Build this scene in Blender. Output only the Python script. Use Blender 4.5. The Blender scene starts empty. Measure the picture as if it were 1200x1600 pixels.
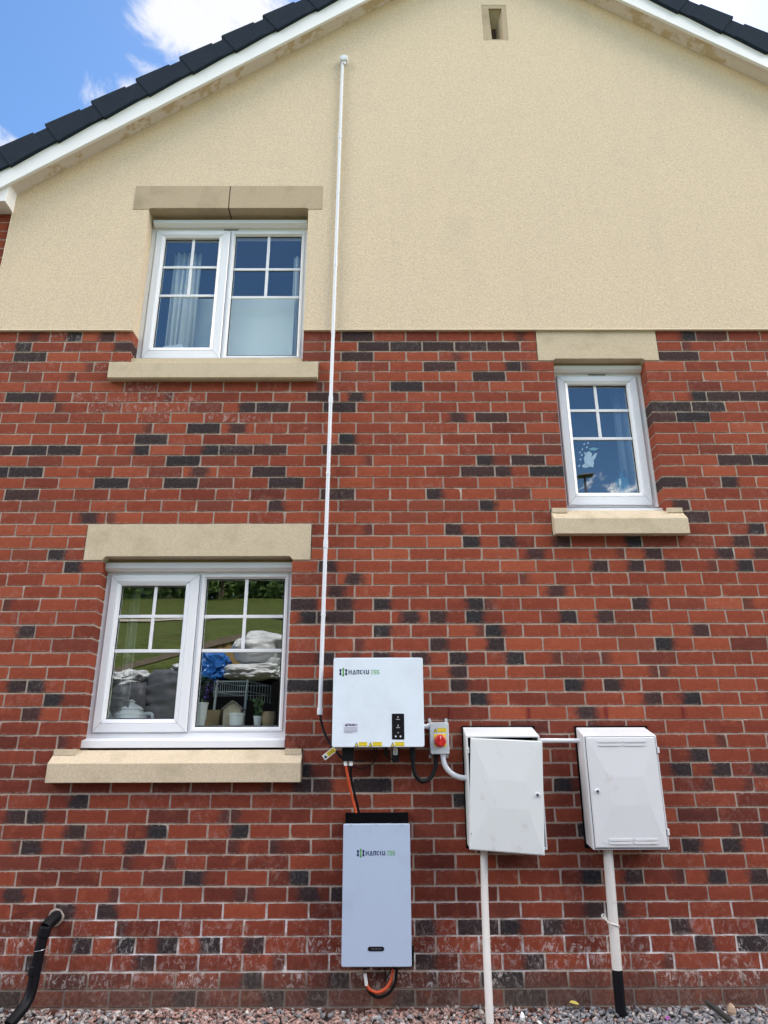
import bpy, bmesh, math, random
from mathutils import Vector, Matrix, noise
import numpy as np
random.seed(7)
SC = bpy.context.scene
COL = SC.collection

# ------------------------------------------------------------------ camera
F_ = 1109.0; CD = 4.2535
YAW, PIT, ROL = map(math.radians, (.18, 19.41, -.17))
def _axes():
    cy, sy, cp, sp = math.cos(YAW), math.sin(YAW), math.cos(PIT), math.sin(PIT)
    F = Vector((sy*cp, cy*cp, sp)); R = Vector((cy, -sy, 0.)); U_ = R.cross(F)
    c, s = math.cos(ROL), math.sin(ROL)
    return c*R + s*U_, -s*R + c*U_, F
AR, AU, AF = _axes()
def _ray(x, y):
    return AF + AR*((x-600)/F_) + AU*((800-y)/F_)
ZC = 0.0
def U(x, y, Y=0.0):
    """photo measurement -> world X, Z on the vertical plane at depth Y"""
    D = _ray(x, y); t = (CD+Y)/D.y
    return D.x*t, ZC + D.z*t
ZC = -U(600, 1568)[1]
def ux(x, y, Y=0.0): return U(x, y, Y)[0]
def uz(x, y, Y=0.0): return U(x, y, Y)[1]

cam = bpy.data.cameras.new('camera')
camo = bpy.data.objects.new('camera', cam); COL.objects.link(camo)
cam.sensor_fit = 'VERTICAL'; cam.sensor_height = 24.0; cam.lens = F_/1600*24.0
cam.clip_start = 0.05; cam.clip_end = 2000
camo.matrix_world = Matrix(((AR.x, AU.x, -AF.x, 0), (AR.y, AU.y, -AF.y, -CD), (AR.z, AU.z, -AF.z, ZC), (0, 0, 0, 1)))
SC.camera = camo

# ------------------------------------------------------------------ light
SUN_EL, SUN_AZ = math.radians(52), math.radians(28)      # the sun stands behind the house, a little to the right
SUN_DIR = Vector((math.sin(SUN_AZ)*math.cos(SUN_EL), math.cos(SUN_AZ)*math.cos(SUN_EL), math.sin(SUN_EL)))
sun = bpy.data.lights.new('sun', 'SUN'); sun.energy = 4.2; sun.angle = math.radians(.5); sun.color = (1.0, .95, .88)
suno = bpy.data.objects.new('sun', sun); COL.objects.link(suno)
suno.rotation_euler = (-SUN_DIR).to_track_quat('-Z', 'Y').to_euler()

W = bpy.data.worlds.new('World'); SC.world = W; W.use_nodes = True
def world():
    nt = W.node_tree; nt.nodes.clear(); N = nt.nodes.new; L = nt.links.new
    out = N('ShaderNodeOutputWorld'); bg = N('ShaderNodeBackground'); bg.inputs['Strength'].default_value = .13
    sky = N('ShaderNodeTexSky'); sky.sky_type = 'NISHITA'; sky.sun_disc = False
    sky.sun_elevation = SUN_EL; sky.sun_rotation = SUN_AZ; sky.air_density = 1.0; sky.dust_density = .3; sky.ozone_density = 2.0
    tc = N('ShaderNodeTexCoord')
    sep = N('ShaderNodeSeparateXYZ'); L(tc.outputs['Generated'], sep.inputs[0])
    # plane-projected cloud layer coordinates
    zc = N('ShaderNodeMath'); zc.operation = 'MAXIMUM'; L(sep.outputs['Z'], zc.inputs[0]); zc.inputs[1].default_value = .06
    dx = N('ShaderNodeMath'); dx.operation = 'DIVIDE'; L(sep.outputs['X'], dx.inputs[0]); L(zc.outputs[0], dx.inputs[1])
    dy = N('ShaderNodeMath'); dy.operation = 'DIVIDE'; L(sep.outputs['Y'], dy.inputs[0]); L(zc.outputs[0], dy.inputs[1])
    cv = N('ShaderNodeCombineXYZ'); L(dx.outputs[0], cv.inputs[0]); L(dy.outputs[0], cv.inputs[1])
    n1 = N('ShaderNodeTexNoise'); n1.inputs['Scale'].default_value = 7.5; n1.inputs['Detail'].default_value = 11; n1.inputs['Roughness'].default_value = .62
    n1.inputs['Distortion'].default_value = .5
    mp = N('ShaderNodeMapping'); mp.inputs['Scale'].default_value = (1.0, .55, 1); mp.inputs['Rotation'].default_value = (0, 0, .5)
    L(cv.outputs[0], mp.inputs[0]); L(mp.outputs[0], n1.inputs['Vector'])
    # cloud banks: big soft areas of the sky that hold more cloud
    tot = None
    BANKS = [  # centre on the cloud layer, radius, weight
        ((-.19, .70), .20, .55), ((-.30, .79), .17, .42), ((-.43, .84), .09, .36), ((-.67, .95), .10, .5), ((-.5, .72), .16, -.5), ((.62, .66), .40, .12),
        ((0, -.15), .80, .42), ((-1.9, -1.0), 1.35, .85), ((1.95, -.8), 1.35, .80), ((-.32, -1.46), .62, -.7), ((.62, -1.9), .45, -.5), ((.9, -.6), .7, .40), ((.86, -2.75), .42, .38), ((-.8, -.3), .6, .35)]  # overhead and side banks out of view are added as fill for the wall
    for (c, r, w) in BANKS:
        d = N('ShaderNodeVectorMath'); d.operation = 'DISTANCE'; L(cv.outputs[0], d.inputs[0]); d.inputs[1].default_value = (c[0], c[1], 0)
        m = N('ShaderNodeMapRange'); m.interpolation_type = 'SMOOTHSTEP'; L(d.outputs['Value'], m.inputs['Value'])
        m.inputs['From Min'].default_value = r; m.inputs['From Max'].default_value = r*.15
        m.inputs['To Min'].default_value = 0; m.inputs['To Max'].default_value = w
        if tot is None: tot = m.outputs[0]
        else:
            a = N('ShaderNodeMath'); a.operation = 'ADD'; L(tot, a.inputs[0]); L(m.outputs[0], a.inputs[1]); tot = a.outputs[0]
    nc = N('ShaderNodeMath'); nc.operation = 'MULTIPLY_ADD'; L(n1.outputs['Fac'], nc.inputs[0]); nc.inputs[1].default_value = 2.5; nc.inputs[2].default_value = -.78
    a = N('ShaderNodeMath'); a.operation = 'ADD'; L(tot, a.inputs[0]); L(nc.outputs[0], a.inputs[1])
    mr = N('ShaderNodeMapRange'); mr.interpolation_type = 'SMOOTHSTEP'; L(a.outputs[0], mr.inputs['Value'])
    mr.inputs['From Min'].default_value = .68; mr.inputs['From Max'].default_value = 1.2; mr.inputs['To Max'].default_value = .93
    hs = N('ShaderNodeHueSaturation'); hs.inputs['Saturation'].default_value = 1.17; hs.inputs['Value'].default_value = SKYV; L(sky.outputs[0], hs.inputs['Color'])
    mix = N('ShaderNodeMix'); mix.data_type = 'RGBA'; L(mr.outputs[0], mix.inputs['Factor'])
    L(hs.outputs[0], mix.inputs['A'])
    # unseen cloud above and behind the viewer is boosted to light the wall
    lit = N('ShaderNodeMapRange'); L(sep.outputs['Y'], lit.inputs['Value']); lit.inputs['From Min'].default_value = .45; lit.inputs['From Max'].default_value = -.25
    sv = N('ShaderNodeMath'); sv.operation = 'MULTIPLY_ADD'; L(lit.outputs[0], sv.inputs[0]); sv.inputs[1].default_value = SKYV*.5; sv.inputs[2].default_value = SKYV; L(sv.outputs[0], hs.inputs['Value'])
    hz = N('ShaderNodeMapRange'); hz.interpolation_type = 'SMOOTHSTEP'; L(sep.outputs['Z'], hz.inputs['Value']); hz.inputs['From Min'].default_value = .26; hz.inputs['From Max'].default_value = .42
    hi_ = N('ShaderNodeMath'); hi_.operation = 'MULTIPLY'; L(lit.outputs[0], hi_.inputs[0]); L(hz.outputs[0], hi_.inputs[1])
    cm = N('ShaderNodeMix'); cm.data_type = 'RGBA'; L(hi_.outputs[0], cm.inputs['Factor']); cm.inputs['A'].default_value = (*CLOUD, 1); cm.inputs['B'].default_value = (*FILL_CLOUD, 1)
    L(cm.outputs['Result'], mix.inputs['B'])
    L(mix.outputs['Result'], bg.inputs['Color']); L(bg.outputs[0], out.inputs[0])
SKYV = .54
CLOUD = (2.45, 2.45, 2.55); FILL_CLOUD = (34.5, 31.8, 28.6)
world()
SC.view_settings.view_transform = 'Standard'; SC.view_settings.look = 'None'
SC.view_settings.gamma = 1.0; SC.view_settings.exposure = 1.7
SC.cycles.max_bounces = 8; SC.cycles.diffuse_bounces = 4; SC.cycles.transparent_max_bounces = 16
SC.cycles.use_denoising = True

# ------------------------------------------------------------------ materials
def newmat(name):
    m = bpy.data.materials.new(name); m.use_nodes = True
    nt = m.node_tree; b = nt.nodes['Principled BSDF']; return m, nt, b
def setspec(b, v):
    b.inputs['Specular IOR Level'].default_value = v
def mat(name, col, rough=.5, var=.08, scale=20, bump=0., bscale=200, metal=0., spec=.5, dirt=None, fine=None):
    """plain surface with procedural tone variation, optional fine bump and optional blotches of a dirt colour"""
    m, nt, b = newmat(name); N = nt.nodes.new; L = nt.links.new
    tc = N('ShaderNodeTexCoord')
    n = N('ShaderNodeTexNoise'); n.inputs['Scale'].default_value = scale; n.inputs['Detail'].default_value = 5
    L(tc.outputs['Object'], n.inputs['Vector'])
    mx = N('ShaderNodeMix'); mx.data_type = 'RGBA'; L(n.outputs['Fac'], mx.inputs['Factor'])
    c = Vector(col[:3]); mx.inputs['A'].default_value = (*(c*(1-var)), 1); mx.inputs['B'].default_value = (*[min(1, v*(1+var)) for v in c], 1)
    res = mx.outputs['Result']
    if fine:
        nf = N('ShaderNodeTexNoise'); nf.inputs['Scale'].default_value = fine[0]; nf.inputs['Detail'].default_value = 6; nf.inputs['Roughness'].default_value = .7; L(tc.outputs['Object'], nf.inputs['Vector'])
        rf = N('ShaderNodeMapRange'); rf.inputs['From Min'].default_value = .35; rf.inputs['From Max'].default_value = .65; rf.inputs['To Min'].default_value = 1-fine[1]; rf.inputs['To Max'].default_value = 1+fine[1]; L(nf.outputs['Fac'], rf.inputs['Value'])
        vm = N('ShaderNodeVectorMath'); vm.operation = 'SCALE'; L(res, vm.inputs[0]); L(rf.outputs[0], vm.inputs['Scale']); res = vm.outputs[0]
    if dirt:
        dc, lo, hi, ds = dirt
        n2 = N('ShaderNodeTexNoise'); n2.inputs['Scale'].default_value = ds; n2.inputs['Detail'].default_value = 8; n2.inputs['Roughness'].default_value = .65
        L(tc.outputs['Object'], n2.inputs['Vector'])
        r = N('ShaderNodeMapRange'); r.inputs['From Min'].default_value = lo; r.inputs['From Max'].default_value = hi; L(n2.outputs['Fac'], r.inputs['Value'])
        m2 = N('ShaderNodeMix'); m2.data_type = 'RGBA'; L(r.outputs[0], m2.inputs['Factor']); L(res, m2.inputs['A']); m2.inputs['B'].default_value = (*dc, 1)
        res = m2.outputs['Result']
    L(res, b.inputs['Base Color'])
    b.inputs['Roughness'].default_value = rough; b.inputs['Metallic'].default_value = metal; setspec(b, spec)
    if bump:
        n3 = N('ShaderNodeTexNoise'); n3.inputs['Scale'].default_value = bscale; n3.inputs['Detail'].default_value = 3
        L(tc.outputs['Object'], n3.inputs['Vector'])
        bp = N('ShaderNodeBump'); bp.inputs['Strength'].default_value = 1; bp.inputs['Distance'].default_value = bump
        L(n3.outputs['Fac'], bp.inputs['Height']); L(bp.outputs[0], b.inputs['Normal'])
    return m

def mortar_mat():
    m = mat('mortar', (.41, .325, .265), .95, .18, 45, .002, 260, dirt=((.64, .58, .54), .60, .72, 9)); nt = m.node_tree; b = nt.nodes['Principled BSDF']; N = nt.nodes.new; L = nt.links.new
    src = b.inputs['Base Color'].links[0].from_socket; tc = N('ShaderNodeTexCoord'); s = N('ShaderNodeSeparateXYZ'); L(tc.outputs['Object'], s.inputs[0])
    n = N('ShaderNodeTexNoise'); n.inputs['Scale'].default_value = 6; n.inputs['Detail'].default_value = 6; n.inputs['Roughness'].default_value = .7; L(tc.outputs['Object'], n.inputs['Vector'])
    # salts drawn up out of the ground: a broken white band two to six courses up
    band = N('ShaderNodeMapRange'); band.interpolation_type = 'SMOOTHSTEP'; L(s.outputs['Z'], band.inputs['Value']); band.inputs['From Min'].default_value = .56; band.inputs['From Max'].default_value = .34
    lo = N('ShaderNodeMapRange'); lo.interpolation_type = 'SMOOTHSTEP'; L(s.outputs['Z'], lo.inputs['Value']); lo.inputs['From Min'].default_value = .10; lo.inputs['From Max'].default_value = .17
    k = N('ShaderNodeMapRange'); L(n.outputs['Fac'], k.inputs['Value']); k.inputs['From Min'].default_value = .44; k.inputs['From Max'].default_value = .58
    a = N('ShaderNodeMath'); a.operation = 'MULTIPLY'; L(band.outputs[0], a.inputs[0]); L(lo.outputs[0], a.inputs[1]); a2 = N('ShaderNodeMath'); a2.operation = 'MULTIPLY'; L(a.outputs[0], a2.inputs[0]); L(k.outputs[0], a2.inputs[1])
    mx = N('ShaderNodeMix'); mx.data_type = 'RGBA'; L(a2.outputs[0], mx.inputs['Factor']); L(src, mx.inputs['A']); mx.inputs['B'].default_value = (.80, .77, .76, 1); 
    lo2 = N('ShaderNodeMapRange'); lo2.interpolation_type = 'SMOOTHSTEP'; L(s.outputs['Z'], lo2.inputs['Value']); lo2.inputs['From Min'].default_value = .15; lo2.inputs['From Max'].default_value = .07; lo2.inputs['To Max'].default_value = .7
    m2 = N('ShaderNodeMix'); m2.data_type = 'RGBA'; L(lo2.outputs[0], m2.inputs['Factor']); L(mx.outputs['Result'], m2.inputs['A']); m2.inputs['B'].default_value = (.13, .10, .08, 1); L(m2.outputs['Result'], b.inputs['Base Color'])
    return m
def brick_mat():
    m, nt, b = newmat('brick_faces'); N = nt.nodes.new; L = nt.links.new
    at = N('ShaderNodeAttribute'); at.attribute_name = 'bk'      # R tone, G burn centre, B burn strength ; alpha = burn width
    at2 = N('ShaderNodeAttribute'); at2.attribute_name = 'bx'    # R white bloom, G random
    uv = N('ShaderNodeUVMap'); uv.uv_map = 'brick'
    su = N('ShaderNodeSeparateXYZ'); L(uv.outputs[0], su.inputs[0])
    sc = N('ShaderNodeSeparateColor'); L(at.outputs['Color'], sc.inputs[0])
    s2 = N('ShaderNodeSeparateColor'); L(at2.outputs['Color'], s2.inputs[0])
    tc = N('ShaderNodeTexCoord')
    def noi(scale, detail=4, rough=.6, stretch=None, dist=0):
        n = N('ShaderNodeTexNoise'); n.inputs['Scale'].default_value = scale; n.inputs['Detail'].default_value = detail; n.inputs['Roughness'].default_value = rough
        n.inputs['Distortion'].default_value = dist
        if stretch:
            mp = N('ShaderNodeMapping'); mp.inputs['Scale'].default_value = stretch; L(tc.outputs['Object'], mp.inputs[0]); L(mp.outputs[0], n.inputs['Vector'])
        else: L(tc.outputs['Object'], n.inputs['Vector'])
        return n.outputs['Fac']
    def math_(op, a, c=None, clamp=False):
        x = N('ShaderNodeMath'); x.operation = op; x.use_clamp = clamp
        for i, v in enumerate((a, c)):
            if v is None: continue
            if isinstance(v, (int, float)): x.inputs[i].default_value = v
            else: L(v, x.inputs[i])
        return x.outputs[0]
    def mr(v, a, c, lo=0., hi=1., smooth=True):
        x = N('ShaderNodeMapRange'); x.interpolation_type = 'SMOOTHSTEP' if smooth else 'LINEAR'; L(v, x.inputs['Value'])
        x.inputs['From Min'].default_value = a; x.inputs['From Max'].default_value = c; x.inputs['To Min'].default_value = lo; x.inputs['To Max'].default_value = hi
        return x.outputs[0]
    def mix(f, a, c, blend='MIX'):
        x = N('ShaderNodeMix'); x.data_type = 'RGBA'; x.blend_type = blend
        if isinstance(f, (int, float)): x.inputs['Factor'].default_value = f
        else: L(f, x.inputs['Factor'])
        for k, v in (('A', a), ('B', c)):
            if isinstance(v, tuple): x.inputs[k].default_value = (*v, 1)
            else: L(v, x.inputs[k])
        return x.outputs['Result']
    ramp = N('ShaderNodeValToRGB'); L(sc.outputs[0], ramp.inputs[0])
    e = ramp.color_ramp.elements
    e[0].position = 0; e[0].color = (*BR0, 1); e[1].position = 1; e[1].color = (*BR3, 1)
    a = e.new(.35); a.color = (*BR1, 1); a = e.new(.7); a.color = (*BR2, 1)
    base = mix(mr(noi(38, 5), .35, .8, 0, .6), ramp.outputs[0], mix(1., ramp.outputs[0], (.72, .68, .68), 'MULTIPLY'))
    base = mix(mr(noi(14, 3), .5, .8, 0, .35), base, (.38, .11, .055))
    # drag marks and pits
    drag = noi(1, 3, .6, (420, 420, 60))
    base = mix(mr(drag, .60, .74, 0, .42), base, (.10, .03, .025))
    vo = N('ShaderNodeTexVoronoi'); vo.inputs['Scale'].default_value = 95; L(tc.outputs['Object'], vo.inputs['Vector'])
    pit = math_('MULTIPLY', mr(vo.outputs['Distance'], .26, .12), mr(noi(22, 2), .48, .6))
    base = mix(math_('MULTIPLY', pit, .8), base, (.035, .014, .014))
    # kiln burn
    du = math_('ABSOLUTE', math_('SUBTRACT', su.outputs['X'], sc.outputs[1]))
    wob = math_('MULTIPLY', math_('SUBTRACT', noi(26, 4, .65), .5), .42)
    edge = math_('ADD', math_('SUBTRACT', at.outputs['Alpha'], du), wob)
    burn = math_('MULTIPLY', mr(edge, -.13, .14), sc.outputs[2], True)
    burn = math_('MULTIPLY', burn, mr(noi(75, 3), .22, .42, .72, 1))
    dark = mix(mr(noi(60, 4), .4, .7), (.014, .0135, .0155), (.037, .033, .036))
    base = mix(burn, base, dark)
    # lime bloom
    bl = math_('MULTIPLY', mr(noi(1, 8, .78, (34, 34, 22), .8), .505, .60), s2.outputs[0])
    bl = math_('MULTIPLY', bl, mr(noi(8, 3), .34, .50))
    bl = math_('MULTIPLY', bl, mr(noi(330, 2), .4, .6, .35, 1))
    base = mix(bl, base, (.62, .56, .54))
    # mortar smeared over the arrises
    vv = math_('MINIMUM', su.outputs['Y'], math_('SUBTRACT', 1.0, su.outputs['Y']))
    sm = math_('MULTIPLY', mr(vv, .16, .0), mr(noi(55, 5, .7), .50, .60))
    base = mix(math_('MULTIPLY', sm, .38), base, (.44, .35, .30))
    # rain splash dirt on the lowest courses (a real grey film, strongest at the foot)
    dz = N('ShaderNodeSeparateXYZ'); L(tc.outputs['Object'], dz.inputs[0])
    film = math_('MULTIPLY', mr(math_('ADD', dz.outputs['Z'], math_('MULTIPLY', noi(7, 4), .20)), .33, .10), .55)
    base = mix(film, base, mix(mr(noi(50, 4), .35, .7), (.05, .036, .03), (.13, .095, .075)))
    L(base, b.inputs['Base Color']); b.inputs['Roughness'].default_value = .86; setspec(b, .25)
    h = math_('SUBTRACT', math_('MULTIPLY', noi(140, 5, .7), .0016), math_('MULTIPLY', pit, .0015))
    h = math_('SUBTRACT', h, math_('MULTIPLY', mr(drag, .58, .72), .0010))
    bp = N('ShaderNodeBump'); bp.inputs['Distance'].default_value = 1; bp.inputs['Strength'].default_value = .8
    L(h, bp.inputs['Height']); L(bp.outputs[0], b.inputs['Normal'])
    return m
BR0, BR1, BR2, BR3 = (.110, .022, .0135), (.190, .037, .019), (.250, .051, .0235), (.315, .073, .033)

def render_mat(name='pebble_render', col=(.65, .525, .375), edge=False):
    m, nt, b = newmat(name); N = nt.nodes.new; L = nt.links.new
    tc = N('ShaderNodeTexCoord')
    def noi(s, d=4, r=.6):
        n = N('ShaderNodeTexNoise'); n.inputs['Scale'].default_value = s; n.inputs['Detail'].default_value = d; n.inputs['Roughness'].default_value = r
        L(tc.outputs['Object'], n.inputs['Vector']); return n.outputs['Fac']
    def mr(v, a, c, lo=0., hi=1.):
        x = N('ShaderNodeMapRange'); L(v, x.inputs['Value'])
        x.inputs['From Min'].default_value = a; x.inputs['From Max'].default_value = c; x.inputs['To Min'].default_value = lo; x.inputs['To Max'].default_value = hi
        return x.outputs[0]
    def mix(f, a, c):
        x = N('ShaderNodeMix'); x.data_type = 'RGBA'; L(f, x.inputs['Factor'])
        for k, v in (('A', a), ('B', c)):
            if isinstance(v, tuple): x.inputs[k].default_value = (*v, 1)
            else: L(v, x.inputs[k])
        return x.outputs['Result']
    c = Vector(col)
    r = mix(mr(noi(75, 3, .8), .38, .62), tuple(c*.88), tuple(c*1.08))
    r = mix(mr(noi(1.1, 5), .35, .7), r, mix(mr(noi(75, 3, .8), .38, .62), tuple(Vector((.63, .515, .375))*.88), tuple(Vector((.63, .515, .375))*1.08)))
    mpv = N('ShaderNodeMapping'); mpv.inputs['Scale'].default_value = (7, 7, .5); L(tc.outputs['Object'], mpv.inputs[0])
    nst = N('ShaderNodeTexNoise'); nst.inputs['Scale'].default_value = 1; nst.inputs['Detail'].default_value = 6; L(mpv.outputs[0], nst.inputs['Vector'])
    r = mix(mr(nst.outputs['Fac'], .52, .72, 0, .12), r, (.48, .40, .30))        # faint rain streaks
    r = mix(mr(noi(2.6, 6, .6), .55, .75, 0, .20), r, (.44, .40, .31))            # trowel and damp patches
    vo = N('ShaderNodeTexVoronoi'); vo.inputs['Scale'].default_value = 62; L(tc.outputs['Object'], vo.inputs['Vector'])
    r = mix(mr(vo.outputs['Distance'], .24, .12, 0, .42), r, (.24, .19, .13))
    L(r, b.inputs['Base Color']); b.inputs['Roughness'].default_value = .93; setspec(b, .15)
    bp = N('ShaderNodeBump'); bp.inputs['Distance'].default_value = .0038; bp.inputs['Strength'].default_value = 1
    L(noi(85, 3, .7), bp.inputs['Height']); L(bp.outputs[0], b.inputs['Normal'])
    return m

def glass_mat(refl=.105):
    m = bpy.data.materials.new('window_glass'); m.use_nodes = True; nt = m.node_tree; nt.nodes.clear(); N = nt.nodes.new; L = nt.links.new
    o = N('ShaderNodeOutputMaterial'); t = N('ShaderNodeBsdfTransparent'); t.inputs[0].default_value = (.93, .96, .95, 1)
    g = N('ShaderNodeBsdfGlossy'); g.inputs['Roughness'].default_value = .0; g.inputs['Color'].default_value = (.97, .99, 1, 1)
    lw = N('ShaderNodeLayerWeight'); lw.inputs['Blend'].default_value = .5; f = N('ShaderNodeMath'); f.operation = 'POWER'; L(lw.outputs['Facing'], f.inputs[0]); f.inputs[1].default_value = 4.0
    a = N('ShaderNodeMath'); a.operation = 'MULTIPLY_ADD'; L(f.outputs[0], a.inputs[0]); a.inputs[1].default_value = .8; a.inputs[2].default_value = refl; a.use_clamp = True
    mx = N('ShaderNodeMixShader'); L(a.outputs[0], mx.inputs[0]); L(t.outputs[0], mx.inputs[1]); L(g.outputs[0], mx.inputs[2]); L(mx.outputs[0], o.inputs[0])
    tc = N('ShaderNodeTexCoord'); n = N('ShaderNodeTexNoise'); n.inputs['Scale'].default_value = 3.5; n.inputs['Detail'].default_value = 1; L(tc.outputs['Object'], n.inputs['Vector'])
    bp = N('ShaderNodeBump'); bp.inputs['Distance'].default_value = .0005; L(n.outputs['Fac'], bp.inputs['Height']); L(bp.outputs[0], g.inputs['Normal'])
    return m

M = dict(
    brick=brick_mat(),
    mortar=mortar_mat(),
    render=render_mat(),
    bead=mat('render_corner_bead', (.72, .62, .46), .7, .05),
    stone=mat('cast_stone', (.53, .44, .315), .85, .09, 90, .0012, 400, spec=.1, fine=(160, .16), dirt=((.37, .30, .20), .5, .8, 5)),
    stone_t=mat('cast_stone_brown', (.43, .345, .24), .85, .09, 90, .0012, 400, spec=.1, fine=(160, .14), dirt=((.30, .235, .16), .5, .8, 4)),
    joint=mat('lintel_joint_mortar', (.09, .05, .035), .95, .3, 60),
    upvc=mat('white_upvc', (.745, .755, .78), .28, .02, 3, dirt=((.55, .53, .50), .66, .85, 7)),
    upvc_d=mat('grey_white_upvc', (.66, .665, .66), .4, .04, 8, dirt=((.42, .39, .35), .55, .8, 6)),
    seam=mat('grey_seam', (.22, .22, .24), .7),
    gasket=mat('black_gasket', (.015, .015, .016), .5),
    barge=mat('white_bargeboard_plastic', (.76, .75, .74), .3, .03, 2, dirt=((.5, .48, .45), .62, .9, 3)),
    soffit=mat('soffit_board_with_plaster_smears', (.70, .62, .56), .9, .08, 30, .0015, 160, dirt=((.56, .44, .29), .53, .57, 5)),
    tile=mat('dark_slate_grey_tile', (.021, .029, .042), .8, .2, 25, .0012, 180, spec=.04),
    tile_up=mat('roof_tile_concrete', (.06, .065, .075), .8, .25, 30, .0015, 180, spec=.1),
    glass=glass_mat(),
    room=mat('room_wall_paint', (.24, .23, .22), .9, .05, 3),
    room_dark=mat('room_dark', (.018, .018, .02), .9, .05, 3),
    curtain=mat('pale_curtain_cloth', (.78, .77, .74), .9, .08, 30),
    blind=mat('grey_white_blind', (.85, .86, .82), .8, .03, 3),
    white=mat('white_powder_coat', (.68, .76, .84), .28, .012, 6, .0002, 900, dirt=((.60, .66, .72), .5, .8, 3.5)),
    white_shaded=mat('white_coat_textured_shaded', (.37, .45, .585), .42, .012, 6, .0003, 900, dirt=((.33, .39, .49), .5, .8, 4)),  # inverter white with the shade low on the wall put into the colour
    grp=mat('white_moulded_plastic', (.61, .635, .635), .5, .03, 10, .0006, 500, dirt=((.42, .38, .34), .60, .85, 9)),
    grp2=mat('cream_grey_moulded_plastic', (.60, .605, .625), .5, .03, 10, .0006, 500, dirt=((.42, .38, .34), .62, .88, 9)),
    pipe=mat('white_pvc_pipe', (.66, .68, .72), .3, .02, 5),
    pipe_o=mat('aged_white_pipe', (.60, .575, .545), .45, .06, 12, dirt=((.36, .31, .27), .58, .8, 10)),
    black=mat('black_plastic', (.006, .006, .008), .45, .2, 30, spec=.15),
    blackm=mat('matt_black_metal', (.005, .005, .006), .75, .2, 30, spec=.04),
    cable=mat('black_cable', (.006, .006, .007), .5, spec=.15),
    orange=mat('orange_cable', (.55, .075, .02), .42),
    grey=mat('grey_plastic', (.50, .535, .56), .42, .03, 8),
    red=mat('red_plastic', (.52, .012, .015), .3),
    yellow=mat('yellow_sticker', (.78, .60, .02), .4),
    paper=mat('label_paper', (.62, .64, .76), .5, .02),
    paperw=mat('white_label', (.75, .75, .73), .5, .03),
    ink=mat('black_ink', (.02, .02, .03), .5),
    navy=mat('navy_print', (.006, .018, .10), .4),
    green=mat('green_print', (.09, .36, .04), .4),
    led=mat('pale_icon_print', (.6, .62, .66), .4),
    lockm=mat('dull_lock_metal', (.10, .10, .11), .4, .1, 40, metal=.6),
    metal=mat('zinc_metal', (.45, .45, .47), .35, .1, 40, metal=.9),
    weep=mat('dark_red_vent_plastic', (.20, .012, .012), .5),
    lime=mat('pale_pointing_mortar', (.27, .225, .19), .95, .2, 50, .003, 150),
)
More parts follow.
